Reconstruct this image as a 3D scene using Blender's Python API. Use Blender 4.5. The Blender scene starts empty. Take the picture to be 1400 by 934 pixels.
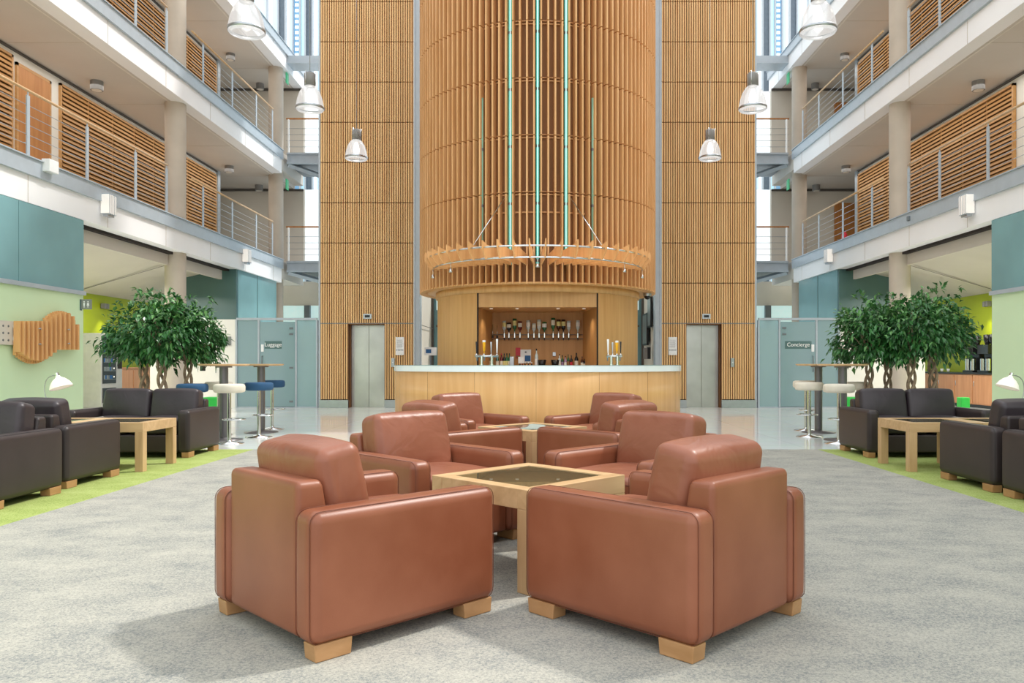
import bpy, bmesh, math, random
from mathutils import Vector, Matrix, noise
random.seed(7)
PI = math.pi
COL = bpy.context.scene.collection
H = 1.14
F = 1065.0
def px(x, d):            # planning helper: world x of an image column at depth d
    return (x - 735.0) / F * d
def pz(y, d):
    return H + (497.0 - y) / F * d

# ------------------------------------------------------------------ materials
def lin(h):
    h = h.lstrip('#')
    v = [int(h[i:i + 2], 16) / 255 for i in (0, 2, 4)]
    return tuple(c / 12.92 if c <= .04045 else ((c + .055) / 1.055) ** 2.4 for c in v) + (1,)
def newmat(name):
    m = bpy.data.materials.new(name); m.use_nodes = True
    nt = m.node_tree
    return m, nt, nt.nodes['Principled BSDF'], nt.nodes['Material Output']
def setp(b, **k):
    for n, v in k.items():
        n = n.replace('_', ' ')
        if n in b.inputs: b.inputs[n].default_value = v
def plain(name, hexc, rough=.5, metal=0, spec=.5, emit=None, es=0, vary=.06, scale=6):
    m, nt, b, o = newmat(name)
    setp(b, Roughness=rough, Metallic=metal)
    b.inputs['Specular IOR Level'].default_value = spec
    tc = nt.nodes.new('ShaderNodeTexCoord'); n = nt.nodes.new('ShaderNodeTexNoise')
    n.inputs['Scale'].default_value = scale; n.inputs['Detail'].default_value = 3
    r = nt.nodes.new('ShaderNodeValToRGB'); c = lin(hexc)
    r.color_ramp.elements[0].position = .3; r.color_ramp.elements[1].position = .7
    r.color_ramp.elements[0].color = tuple(x * (1 - vary) for x in c[:3]) + (1,)
    r.color_ramp.elements[1].color = tuple(min(1, x * (1 + vary)) for x in c[:3]) + (1,)
    nt.links.new(tc.outputs['Object'], n.inputs['Vector']); nt.links.new(n.outputs['Fac'], r.inputs['Fac'])
    nt.links.new(r.outputs['Color'], b.inputs['Base Color'])
    if emit:
        b.inputs['Emission Color'].default_value = lin(emit); b.inputs['Emission Strength'].default_value = es
    return m
def wood(name, c1, c2, scale=(14, 14, .8), rough=.42, bump=.02, det=6):
    m, nt, b, o = newmat(name); setp(b, Roughness=rough)
    b.inputs['Specular IOR Level'].default_value = .35
    tc = nt.nodes.new('ShaderNodeTexCoord'); mp = nt.nodes.new('ShaderNodeMapping')
    mp.inputs['Scale'].default_value = scale
    n = nt.nodes.new('ShaderNodeTexNoise'); n.inputs['Scale'].default_value = 1.6; n.inputs['Detail'].default_value = det
    n.inputs['Distortion'].default_value = .5
    r = nt.nodes.new('ShaderNodeValToRGB')
    r.color_ramp.elements[0].position = .3; r.color_ramp.elements[1].position = .72
    r.color_ramp.elements[0].color = lin(c1); r.color_ramp.elements[1].color = lin(c2)
    nt.links.new(tc.outputs['Object'], mp.inputs['Vector']); nt.links.new(mp.outputs['Vector'], n.inputs['Vector'])
    nt.links.new(n.outputs['Fac'], r.inputs['Fac']); nt.links.new(r.outputs['Color'], b.inputs['Base Color'])
    bp = nt.nodes.new('ShaderNodeBump'); bp.inputs['Strength'].default_value = bump
    nt.links.new(n.outputs['Fac'], bp.inputs['Height']); nt.links.new(bp.outputs['Normal'], b.inputs['Normal'])
    return m
def leather(name, c1, c2, rough=.36, wrinkle=.0, spec=.5):
    m, nt, b, o = newmat(name)
    b.inputs['Specular IOR Level'].default_value = spec
    tc = nt.nodes.new('ShaderNodeTexCoord')
    n = nt.nodes.new('ShaderNodeTexNoise'); n.inputs['Scale'].default_value = 3.2; n.inputs['Detail'].default_value = 5
    r = nt.nodes.new('ShaderNodeValToRGB')
    r.color_ramp.elements[0].position = .32; r.color_ramp.elements[1].position = .7
    r.color_ramp.elements[0].color = lin(c1); r.color_ramp.elements[1].color = lin(c2)
    nt.links.new(tc.outputs['Object'], n.inputs['Vector'])
    nt.links.new(n.outputs['Fac'], r.inputs['Fac']); nt.links.new(r.outputs['Color'], b.inputs['Base Color'])
    rr = nt.nodes.new('ShaderNodeMapRange'); rr.inputs['To Min'].default_value = rough - .05; rr.inputs['To Max'].default_value = rough + .1
    nt.links.new(n.outputs['Fac'], rr.inputs['Value']); nt.links.new(rr.outputs['Result'], b.inputs['Roughness'])
    v = nt.nodes.new('ShaderNodeTexVoronoi'); v.inputs['Scale'].default_value = 260
    nt.links.new(tc.outputs['Object'], v.inputs['Vector'])
    b1 = nt.nodes.new('ShaderNodeBump'); b1.inputs['Strength'].default_value = .08; b1.inputs['Distance'].default_value = .002
    nt.links.new(v.outputs['Distance'], b1.inputs['Height'])
    last = b1
    if wrinkle:
        n2 = nt.nodes.new('ShaderNodeTexNoise'); n2.inputs['Scale'].default_value = 4.2; n2.inputs['Detail'].default_value = 2
        n2.inputs['Distortion'].default_value = 1.6
        nt.links.new(tc.outputs['Object'], n2.inputs['Vector'])
        b2 = nt.nodes.new('ShaderNodeBump'); b2.inputs['Strength'].default_value = wrinkle; b2.inputs['Distance'].default_value = .03
        nt.links.new(n2.outputs['Fac'], b2.inputs['Height']); nt.links.new(b1.outputs['Normal'], b2.inputs['Normal'])
        last = b2
    nt.links.new(last.outputs['Normal'], b.inputs['Normal'])
    return m
def glassy(name, tint, transp, rough=.05, glossmin=.05, bright=1.0):
    """see-through tinted sheet: tinted diffuse + transparent, with a fresnel gloss"""
    m, nt, b, o = newmat(name)
    nt.nodes.remove(b)
    d = nt.nodes.new('ShaderNodeBsdfDiffuse'); d.inputs['Color'].default_value = lin(tint)
    t = nt.nodes.new('ShaderNodeBsdfTransparent'); t.inputs['Color'].default_value = tuple(min(1, c * .6 + .4) for c in lin(tint)[:3]) + (1,)
    g = nt.nodes.new('ShaderNodeBsdfGlossy'); g.inputs['Roughness'].default_value = rough
    fr = nt.nodes.new('ShaderNodeFresnel'); fr.inputs['IOR'].default_value = 1.5
    m1 = nt.nodes.new('ShaderNodeMixShader'); m1.inputs[0].default_value = transp
    m2 = nt.nodes.new('ShaderNodeMixShader')
    nt.links.new(d.outputs[0], m1.inputs[1]); nt.links.new(t.outputs[0], m1.inputs[2])
    nt.links.new(fr.outputs[0], m2.inputs[0]); nt.links.new(m1.outputs[0], m2.inputs[1]); nt.links.new(g.outputs[0], m2.inputs[2])
    nt.links.new(m2.outputs[0], o.inputs['Surface'])
    return m
def carpet(name, cols, blot, fine=90, bump=.25):
    m, nt, b, o = newmat(name); setp(b, Roughness=.95); b.inputs['Specular IOR Level'].default_value = .15
    tc = nt.nodes.new('ShaderNodeTexCoord')
    n1 = nt.nodes.new('ShaderNodeTexNoise'); n1.inputs['Scale'].default_value = 3.0; n1.inputs['Detail'].default_value = 8; n1.inputs['Roughness'].default_value = .68
    n2 = nt.nodes.new('ShaderNodeTexNoise'); n2.inputs['Scale'].default_value = fine; n2.inputs['Detail'].default_value = 3; n2.inputs['Roughness'].default_value = .9
    mp = nt.nodes.new('ShaderNodeMapping'); mp.inputs['Scale'].default_value = (.8, 1.1, 1)
    nt.links.new(tc.outputs['Object'], mp.inputs['Vector']); nt.links.new(mp.outputs['Vector'], n1.inputs['Vector'])
    nt.links.new(tc.outputs['Object'], n2.inputs['Vector'])
    mx = nt.nodes.new('ShaderNodeMath'); mx.operation = 'MULTIPLY_ADD'; mx.inputs[1].default_value = .62
    nt.links.new(n2.outputs['Fac'], mx.inputs[0])
    ml = nt.nodes.new('ShaderNodeMath'); ml.operation = 'MULTIPLY'; ml.inputs[1].default_value = .3
    nt.links.new(n1.outputs['Fac'], ml.inputs[0]); nt.links.new(ml.outputs[0], mx.inputs[2])
    r = nt.nodes.new('ShaderNodeValToRGB'); cr = r.color_ramp
    while len(cr.elements) < len(cols): cr.elements.new(.5)
    for i, (p, c) in enumerate(cols):
        cr.elements[i].position = p; cr.elements[i].color = lin(c)
    nt.links.new(mx.outputs[0], r.inputs['Fac']); nt.links.new(r.outputs['Color'], b.inputs['Base Color'])
    bp = nt.nodes.new('ShaderNodeBump'); bp.inputs['Strength'].default_value = bump; bp.inputs['Distance'].default_value = .01
    nt.links.new(n2.outputs['Fac'], bp.inputs['Height']); nt.links.new(bp.outputs['Normal'], b.inputs['Normal'])
    return m
def tilefloor(name, c, joint, size=1.2):
    m, nt, b, o = newmat(name); setp(b, Roughness=.09); b.inputs['Specular IOR Level'].default_value = .7
    tc = nt.nodes.new('ShaderNodeTexCoord')
    bt = nt.nodes.new('ShaderNodeTexBrick'); bt.offset = 0
    bt.inputs['Color1'].default_value = lin(c); bt.inputs['Color2'].default_value = tuple(x * .95 for x in lin(c)[:3]) + (1,)
    bt.inputs['Mortar'].default_value = lin(joint); bt.inputs['Scale'].default_value = 1
    bt.inputs['Mortar Size'].default_value = .004; bt.inputs['Brick Width'].default_value = size; bt.inputs['Row Height'].default_value = size
    nt.links.new(tc.outputs['Object'], bt.inputs['Vector'])
    n = nt.nodes.new('ShaderNodeTexNoise'); n.inputs['Scale'].default_value = 2.5; n.inputs['Detail'].default_value = 6
    nt.links.new(tc.outputs['Object'], n.inputs['Vector'])
    mx = nt.nodes.new('ShaderNodeMixRGB'); mx.blend_type = 'MULTIPLY'; mx.inputs[0].default_value = .15
    nt.links.new(bt.outputs['Color'], mx.inputs[1]); nt.links.new(n.outputs['Color'], mx.inputs[2])
    nt.links.new(mx.outputs[0], b.inputs['Base Color'])
    return m
M = {}
M['tan'] = leather('tan_leather', '#834a31', '#945a40', .38)
M['tan_c'] = leather('tan_cushion_leather', '#834b35', '#995f48', .36, .3)
M['seam'] = plain('tan_seam', '#6f3c27', .6)
M['dark'] = leather('dark_leather', '#2f2626', '#3a3131', .42)
M['dark_c'] = leather('dark_cushion_leather', '#2b2428', '#383035', .38, .16)
M['darkseam'] = plain('dark_seam', '#231c1d', .6)
M['oak'] = wood('oak', '#bf9b70', '#d6b488', (9, 9, 1.2), .4)
M['oak_x'] = wood('oak_horizontal', '#bf9b70', '#d6b488', (1.2, 9, 9), .4)
M['footwood'] = wood('foot_wood', '#a87d52', '#bb9065', (5, 5, 9), .45)
M['slat'] = wood('slat_wood', '#c58f57', '#dcaa70', (10, 10, .5), .5)
M['slatbright'] = wood('shaft_slat_wood', '#d8a970', '#f0c890', (10, 10, .5), .5)
M['fin'] = wood('fin_wood', '#d19b63', '#e6b783', (8, 8, .5), .5)
M['core'] = wood('core_wood', '#8a5f38', '#9b6d42', (6, 6, .5), .6)
M['drum'] = wood('drum_wood', '#cd9a5f', '#deae74', (7, 7, .35), .4)
M['counter'] = wood('counter_wood', '#dca86c', '#e9bb80', (5, 5, .3), .35)
M['niche'] = wood('niche_wood', '#bb8850', '#cb9860', (6, 6, .4), .45)
M['louvre'] = wood('louvre_wood', '#b98953', '#d0a06a', (6, .6, 6), .45)
M['doorwood'] = wood('door_wood', '#b3763f', '#c68a50', (7, 7, .5), .45)
M['cabwood'] = wood('cabinet_wood', '#c58a60', '#d69d72', (6, 6, .6), .4)
M['shaftback'] = plain('shaft_backing', '#2c2018', .8)
M['shaftred'] = plain('shaft_backing_red', '#7a3a1e', .8)
M['gapdark'] = plain('dark_gap', '#241b17', .8)
M['concrete'] = plain('concrete', '#bdb2a4', .7, vary=.07, scale=2)
M['fascia'] = plain('fascia_white', '#f4f4f6', .6, vary=.02, scale=1)
M['soffit'] = plain('soffit_plaster', '#cdc6bd', .8, vary=.03, scale=1)
M['joint'] = plain('soffit_joint', '#ded8ce', .7)
M['shadowgap'] = plain('shadow_gap', '#5d5853', .8)
M['steel'] = plain('painted_steel', '#b0bac3', .4, .1, vary=.04)
M['steeldark'] = plain('dark_steel', '#70777c', .45, .3)
M['wallwhite'] = plain('wall_white', '#eeebe4', .7, vary=.03, scale=1)
M['wallbeige'] = plain('wall_beige', '#d8d1c5', .7, vary=.04, scale=1)
M['green'] = plain('pale_green_wall', '#d6efc6', .5, vary=.03, scale=.8)
M['lime'] = plain('lime_wall', '#a9b81a', .6, vary=.04, scale=1)
M['teal'] = plain('teal_panel', '#76a2a8', .22, vary=.12, scale=.7)
M['tealdark'] = plain('teal_dark_panel', '#4d6d6c', .3, vary=.1, scale=.6)
M['chrome'] = plain('chrome', '#d5d8da', .15, 1)
M['alu'] = plain('aluminium', '#b2b7bc', .32, .9)
M['brushed'] = plain('brushed_steel', '#c4c5c1', .36, .95, vary=.16, scale=1.2)
M['white'] = plain('white_solid', '#f1f3f3', .3, vary=.02)
M['slab'] = plain('counter_slab_glow_white', '#e4eef0', .12, vary=.02, emit='#dff0f4', es=.12)  # faint glow added to the worktop, which is no lamp
M['black'] = plain('black_plastic', '#151517', .3)
M['grey'] = plain('grey_paint', '#83817f', .5)
M['blue'] = plain('blue_fabric', '#285074', .85)
M['cream'] = plain('cream_fabric', '#ded6c6', .85)
M['pedestal'] = plain('pedestal_grey', '#6f6d6f', .35, .5)
M['brightgreen'] = plain('bright_green', '#33c24d', .6)
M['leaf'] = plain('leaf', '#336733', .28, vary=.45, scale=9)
M['leaf2'] = plain('leaf_highlight', '#5f9150', .4, vary=.3, scale=9)  # leaf highlights put into colour, used more near the crown top
M['bark'] = plain('bark', '#94806c', .85, vary=.25, scale=20)
M['pot'] = plain('pot', '#3c3a3a', .5)
M['tealglow'] = plain('teal_light_tube', '#6fc2ba', .3, emit='#5fc9c0', es=.38)
M['tealglass'] = plain('teal_glass_fin', '#8fb9a0', .2, emit='#7fb9a4', es=.12)
M['tglow2'] = plain('tube_core', '#dffaf6', .3, emit='#c8fff8', es=1.0)
M['lampwhite'] = plain('lamp_glass', '#fbf4ee', .3, emit='#fff4ea', es=.25)
M['bulb'] = plain('bulb', '#ffffff', .3, emit='#fff6e8', es=6)
M['red'] = plain('red_paper', '#c3283c', .5)
M['navy'] = plain('blue_paper', '#1d5a92', .5)
M['paper'] = plain('paper', '#eceef0', .6)
M['yellow'] = plain('amber', '#efb21e', .3, emit='#efb21e', es=.15)
M['signgrey'] = plain('sign_grey', '#8e9290', .35, .4)
M['litblade'] = wood('lit_blade_wood', '#d8a066', '#ecb97f', (8, 8, .5), .45)  # brighter orange than the fins: warm light from below put into the colour
M['aquaglow'] = plain('aqua_pane_glow', '#cfe9e8', .15, emit='#cdeceb', es=.45)  # daylight behind the pane put in as glow
M['louvreback'] = plain('louvre_backing', '#5a4029', .8)
M['paintgrey'] = plain('machine_grey', '#a9aaa6', .5)
M['exitgreen'] = plain('exit_green', '#2f9a6a', .5, emit='#2fba7a', es=.3)
M['glasstop'] = None
M['frost'] = glassy('frosted_partition_glass', '#93b1b6', .22, .12)
M['frostl'] = glassy('light_partition_glass', '#b3d3d8', .4, .1)
M['clear'] = glassy('clear_glass', '#dff1f1', .85, .02)
M['sky1'] = plain('pane_pale_blue', '#bfe0f2', .1, emit='#a9d6f0', es=.55, vary=.1, scale=1)
M['sky2'] = plain('pane_mid_blue', '#6f9cc0', .1, emit='#79acd2', es=.35, vary=.15, scale=1)
M['whiteglow'] = plain('white_glow', '#f2f8fb', .1, emit='#eef8ff', es=.8)  # white glow for sky strips and the lit wall past the bridges
M['sky4'] = plain('pane_grey', '#62717f', .2, vary=.1)
M['tgreenglass'] = plain('green_bottle', '#2f6b45', .08)
M['clearbottle'] = plain('clear_bottle', '#c9d6d8', .08)
M['brownbottle'] = plain('brown_bottle', '#4a2416', .1)
M['blackbottle'] = plain('black_bottle', '#1d1c1f', .1)
M['redbottle'] = plain('red_bottle', '#6a1f24', .12)
M['labelw'] = plain('bottle_label', '#e8e6da', .5)
M['labely'] = plain('bottle_label_yellow', '#e0d893', .5)
M['flower'] = plain('lilac', '#a78fb3', .7)
def mk_tabletop():
    m, nt, b, o = newmat('table_glass')
    nt.nodes.remove(b)
    d = nt.nodes.new('ShaderNodeBsdfDiffuse'); d.inputs['Color'].default_value = lin('#5c5440')
    g = nt.nodes.new('ShaderNodeBsdfGlossy'); g.inputs['Roughness'].default_value = .015
    g.inputs['Color'].default_value = (.85, .88, .82, 1)
    fr = nt.nodes.new('ShaderNodeFresnel'); fr.inputs['IOR'].default_value = 1.75
    mx = nt.nodes.new('ShaderNodeMixShader')
    nt.links.new(fr.outputs[0], mx.inputs[0]); nt.links.new(d.outputs[0], mx.inputs[1]); nt.links.new(g.outputs[0], mx.inputs[2])
    nt.links.new(mx.outputs[0], o.inputs['Surface'])
    return m
M['glasstop'] = mk_tabletop()
def mk_shade():
    m, nt, b, o = newmat('pendant_shade_glass')
    nt.nodes.remove(b)
    e = nt.nodes.new('ShaderNodeEmission'); e.inputs['Color'].default_value = (1, .98, .95, 1); e.inputs['Strength'].default_value = .95
    t = nt.nodes.new('ShaderNodeBsdfTransparent'); g = nt.nodes.new('ShaderNodeBsdfGlossy'); g.inputs['Roughness'].default_value = .1
    m1 = nt.nodes.new('ShaderNodeMixShader'); m1.inputs[0].default_value = .45
    m2 = nt.nodes.new('ShaderNodeMixShader'); m2.inputs[0].default_value = .15
    nt.links.new(e.outputs[0], m1.inputs[1]); nt.links.new(t.outputs[0], m1.inputs[2])
    nt.links.new(m1.outputs[0], m2.inputs[1]); nt.links.new(g.outputs[0], m2.inputs[2])
    nt.links.new(m2.outputs[0], o.inputs['Surface'])
    return m
M['shade'] = mk_shade()

# ------------------------------------------------------------------ mesh builder
class MB:
    def __init__(s): s.v = []; s.f = []; s.sm = []; s.mi = []; s.cur = 0
    def add(s, vs, fs, smooth=False, mat=None):
        o = len(s.v); s.v += [tuple(v) for v in vs]
        for f in fs:
            s.f.append(tuple(i + o for i in f)); s.sm.append(smooth); s.mi.append(s.cur if mat is None else mat)
        return s
    def box(s, x0, x1, y0, y1, z0, z1, mat=None, M4=None):
        vs = [(x, y, z) for z in (z0, z1) for y in (y0, y1) for x in (x0, x1)]
        if M4 is not None: vs = [M4 @ Vector(v) for v in vs]
        return s.add(vs, [(0, 2, 3, 1), (4, 5, 7, 6), (0, 1, 5, 4), (2, 6, 7, 3), (0, 4, 6, 2), (1, 3, 7, 5)], mat=mat)
    def bbox(s, x0, x1, y0, y1, z0, z1, r=.004, mat=None, M4=None):   # bevelled box
        return s.rbox(((x0 + x1) / 2, (y0 + y1) / 2, (z0 + z1) / 2), (x1 - x0, y1 - y0, z1 - z0), r, 1, mat=mat, M4=M4, flat=True)
    def rbox(s, c, size, r, n=3, bulge=(0, 0, 0), fn=None, mat=None, M4=None, flat=False, mid=1):
        """rounded box; n = segments on each rounded edge; mid = segments across flats"""
        hx, hy, hz = [a / 2 for a in size]; r = min(r, hx * .999, hy * .999, hz * .999)
        def ax(h):
            a = [-h + r * (1 - math.cos(PI / 2 * i / n)) if 0 else -h + r * i / n for i in range(n)]
            m_ = [-(h - r) + 2 * (h - r) * i / mid for i in range(mid + 1)]
            return a + m_ + [-t for t in reversed(a)]
        A = [ax(hx), ax(hy), ax(hz)]; N = [len(a) for a in A]
        idx = {}; vs = []
        def vert(i, j, k):
            key = (i, j, k)
            if key in idx: return idx[key]
            p = Vector((A[0][i], A[1][j], A[2][k]))
            q = Vector((max(-hx + r, min(hx - r, p.x)), max(-hy + r, min(hy - r, p.y)), max(-hz + r, min(hz - r, p.z))))
            d = p - q
            if d.length > 1e-9:
                # equalise the corner spacing
                e = Vector([math.tan(t / r * PI / 4) for t in d])
                if e.length > 0: d = e.normalized() * r
            p = q + d
            u, v, w = p.x / hx, p.y / hy, p.z / hz
            p.x += bulge[0] * (1 if u > 0 else -1) * (1 - v * v) * (1 - w * w) * min(1, abs(u) * 1.0)
            p.y += bulge[1] * (1 if v > 0 else -1) * (1 - u * u) * (1 - w * w) * min(1, abs(v) * 1.0)
            p.z += bulge[2] * (1 if w > 0 else -1) * (1 - u * u) * (1 - v * v) * min(1, abs(w) * 1.0)
            if fn: p = fn(p, u, v, w)
            p = p + Vector(c)
            if M4 is not None: p = M4 @ p
            idx[key] = len(vs); vs.append(p); return idx[key]
        fs = []
        a, b_, c_ = N
        for i in range(a - 1):
            for j in range(b_ - 1):
                fs.append((vert(i, j, 0), vert(i, j + 1, 0), vert(i + 1, j + 1, 0), vert(i + 1, j, 0)))
                fs.append((vert(i, j, c_ - 1), vert(i + 1, j, c_ - 1), vert(i + 1, j + 1, c_ - 1), vert(i, j + 1, c_ - 1)))
        for i in range(a - 1):
            for k in range(c_ - 1):
                fs.append((vert(i, 0, k), vert(i + 1, 0, k), vert(i + 1, 0, k + 1), vert(i, 0, k + 1)))
                fs.append((vert(i, b_ - 1, k), vert(i, b_ - 1, k + 1), vert(i + 1, b_ - 1, k + 1), vert(i + 1, b_ - 1, k)))
        for j in range(b_ - 1):
            for k in range(c_ - 1):
                fs.append((vert(0, j, k), vert(0, j, k + 1), vert(0, j + 1, k + 1), vert(0, j + 1, k)))
                fs.append((vert(a - 1, j, k), vert(a - 1, j + 1, k), vert(a - 1, j + 1, k + 1), vert(a - 1, j, k + 1)))
        return s.add(vs, fs, smooth=not flat, mat=mat)
    def tube(s, pts, r, seg=8, closed=False, mat=None, caps=True):
        pts = [Vector(p) for p in pts]; n = len(pts)
        rs = r if isinstance(r, (list, tuple)) else [r] * n
        vs = []; up = Vector((0, 0, 1)); prev = None
        for i, p in enumerate(pts):
            if closed: t = pts[(i + 1) % n] - pts[i - 1]
            else: t = pts[min(i + 1, n - 1)] - pts[max(i - 1, 0)]
            t.normalize()
            if prev is None:
                ref = up if abs(t.dot(up)) < .95 else Vector((1, 0, 0))
                a = t.cross(ref).normalized()
            else:
                a = (prev - t * prev.dot(t))
                a = a.normalized() if a.length > 1e-6 else t.cross(up).normalized()
            prev = a; b = t.cross(a)
            for k in range(seg):
                an = 2 * PI * k / seg
                vs.append(p + (a * math.cos(an) + b * math.sin(an)) * rs[i])
        fs = []
        for i in range(n if closed else n - 1):
            for k in range(seg):
                i2 = (i + 1) % n
                fs.append((i * seg + k, i * seg + (k + 1) % seg, i2 * seg + (k + 1) % seg, i2 * seg + k))
        s.add(vs, fs, smooth=seg > 4, mat=mat)
        if caps and not closed:
            o = len(s.v) - len(vs)
            s.f.append(tuple(o + k for k in reversed(range(seg)))); s.sm.append(False); s.mi.append(s.cur if mat is None else mat)
            s.f.append(tuple(o + (n - 1) * seg + k for k in range(seg))); s.sm.append(False); s.mi.append(s.cur if mat is None else mat)
        return s
    def lathe(s, prof, c=(0, 0, 0), seg=24, a0=0, a1=2 * PI, mat=None, smooth=True, M4=None):
        """prof list of (r,z)"""
        full = abs(a1 - a0 - 2 * PI) < 1e-6; m = seg if full else seg + 1
        vs = []
        for i in range(m):
            a = a0 + (a1 - a0) * i / seg
            for r, z in prof:
                v = Vector((c[0] + r * math.cos(a), c[1] + r * math.sin(a), c[2] + z))
                vs.append(M4 @ v if M4 is not None else v)
        k = len(prof); fs = []
        for i in range(seg):
            i2 = (i + 1) % m
            for j in range(k - 1):
                fs.append((i * k + j, i2 * k + j, i2 * k + j + 1, i * k + j + 1))
        return s.add(vs, fs, smooth, mat)
    def cyl(s, c, r, z0, z1, seg=20, mat=None, r2=None, M4=None):
        r2 = r if r2 is None else r2
        s.lathe([(r, z0), (r2, z1)], c, seg, mat=mat, M4=M4)
        s.lathe([(0.0001, z0), (r, z0)][::-1], c, seg, mat=mat, smooth=False, M4=M4)
        s.lathe([(r2, z1), (0.0001, z1)], c, seg, mat=mat, smooth=False, M4=M4)
        return s
    def quad(s, a, b, c, d, mat=None): return s.add([a, b, c, d], [(0, 1, 2, 3)], mat=mat)
    def build(s, name, mats, parent=None, loc=None):
        me = bpy.data.meshes.new(name)
        me.from_pydata(s.v, [], s.f)
        if not isinstance(mats, (list, tuple)): mats = [mats]
        for m in mats: me.materials.append(m)
        me.polygons.foreach_set('use_smooth', s.sm); me.polygons.foreach_set('material_index', s.mi)
        bm = bmesh.new(); bm.from_mesh(me); bmesh.ops.remove_doubles(bm, verts=bm.verts, dist=1e-5) if len(bm.verts) < 60000 and getattr(s, 'weld', False) else None
        if getattr(s, 'recalc', True) and len(bm.faces) < 60000: bmesh.ops.recalc_face_normals(bm, faces=bm.faces)
        bm.to_mesh(me); bm.free(); me.update()
        o = bpy.data.objects.new(name, me); COL.objects.link(o)
        if parent: o.parent = parent
        if loc: o.location = loc
        return o
def tag(o, label=None, cat=None, group=None, kind=None):
    if label: o['label'] = label
    if cat: o['category'] = cat
    if group: o['group'] = group
    if kind: o['kind'] = kind
    return o
def empty(name, loc=(0, 0, 0), rz=0, label=None, cat=None, group=None):
    o = bpy.data.objects.new(name, None); COL.objects.link(o)
    o.empty_display_size = .1
    o.location = loc; o.rotation_euler = (0, 0, rz)
    return tag(o, label, cat, group)
def struct(name, mb, m, label=None, cat=None):
    o = mb.build(name, m); o['kind'] = 'structure'
    return tag(o, label, cat)
def copy_tree(o, parent=None):
    c = o.copy(); COL.objects.link(c)
    if parent: c.parent = parent
    for ch in [x for x in list(COL.objects) if x.parent == o]: copy_tree(ch, c)
    return c
def place(o, loc, rz=0, label=None, sc=None):
    o.location = loc; o.rotation_euler = (0, 0, rz)
    if label: o['label'] = label
    if sc: o.scale = sc
    return o
def text_mesh(name, body, size, m, parent, loc, rot, ext=.002, align='CENTER'):
    cu = bpy.data.curves.new(name, 'FONT'); cu.body = body; cu.size = size; cu.extrude = ext; cu.align_x = align; cu.align_y = 'CENTER'
    t = bpy.data.objects.new(name + '_tmp', cu); COL.objects.link(t)
    bpy.context.view_layer.update()
    me = bpy.data.meshes.new_from_object(t.evaluated_get(bpy.context.evaluated_depsgraph_get()))
    bpy.data.objects.remove(t)
    me.materials.clear(); me.materials.append(m)
    o = bpy.data.objects.new(name, me); COL.objects.link(o); o.parent = parent; o.location = loc; o.rotation_euler = rot
    return o

# ------------------------------------------------------------------ camera, world, lights
cam = bpy.data.cameras.new('camera'); co = bpy.data.objects.new('camera', cam); COL.objects.link(co)
co.location = (0, 0, H); co.rotation_euler = (PI / 2, 0, 0)
cam.sensor_width = 36; cam.lens = F / 1400 * 36
cam.shift_x = -35 / 1400; cam.shift_y = 30 / 1400; cam.clip_end = 200
bpy.context.scene.camera = co
w = bpy.data.worlds.new('world'); bpy.context.scene.world = w; w.use_nodes = True
nt = w.node_tree; bg = nt.nodes['Background']
tc = nt.nodes.new('ShaderNodeTexCoord'); sp = nt.nodes.new('ShaderNodeSeparateXYZ'); rp = nt.nodes.new('ShaderNodeValToRGB')
nt.links.new(tc.outputs['Generated'], sp.inputs[0]); nt.links.new(sp.outputs['Z'], rp.inputs[0]); nt.links.new(rp.outputs[0], bg.inputs[0])
rp.color_ramp.elements[0].color = (.88, .87, .84, 1); rp.color_ramp.elements[0].position = .0
rp.color_ramp.elements[1].color = (.93, .97, 1, 1); rp.color_ramp.elements[1].position = .7
bg.inputs[1].default_value = 1.85
sun = bpy.data.lights.new('sun', 'SUN'); sun.energy = 2.7; sun.angle = math.radians(4); sun.color = (1, .96, .9)
so = bpy.data.objects.new('sun', sun); COL.objects.link(so)
so.rotation_euler = Vector((.55, .27, .82)).to_track_quat('Z', 'Y').to_euler()
def area(name, loc, rot, sx, sy, e, c=(1, .97, .92)):
    l = bpy.data.lights.new(name, 'AREA'); l.shape = 'RECTANGLE'; l.size = sx; l.size_y = sy; l.energy = e; l.color = c
    o = bpy.data.objects.new(name, l); COL.objects.link(o); o.location = loc; o.rotation_euler = rot; return o
for s in (-1, 1):
    area('cafe_fill_light', (s * 10.2, 18, 3.0), (0, 0, 0), 2.0, 6, 170)  # added panel that brightens the side room
    area('corridor_fill_light', (s * 9.6, 19, 7.2), (0, 0, 0), .8, 14, 70)  # added strips that brighten the galleries
    area('corridor_fill_light', (s * 9.6, 19, 10.75), (0, 0, 0), .8, 14, 70)

# ------------------------------------------------------------------ floor
struct('floor', MB().box(-20, 20, 10.3, 34, -.1, 0), tilefloor('polished_tile', '#f6f6f3', '#d2d5d3'), 'pale polished tile floor around the bar', 'floor')
cp = carpet('grey_carpet', [(.30, '#666d70'), (.40, '#8f918d'), (.48, '#aaa89e'), (.60, '#bfbcb0')], 1)
gc = carpet('green_carpet', [(.30, '#6c7d42'), (.40, '#8fa056'), (.48, '#a6b469'), (.60, '#b9c486')], 1)
struct('floor.001', MB().box(-3.75, 3.7, -6, 10.3, -.1, .004), cp, 'mottled grey carpet in the middle of the atrium', 'carpet')
struct('floor.002', MB().box(-9, -3.75, -6, 10.3, -.1, .004), gc, 'green carpet along the left side', 'carpet')
struct('floor.003', MB().box(3.7, 9, -6, 10.3, -.1, .004), gc, 'green carpet along the right side', 'carpet')

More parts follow.
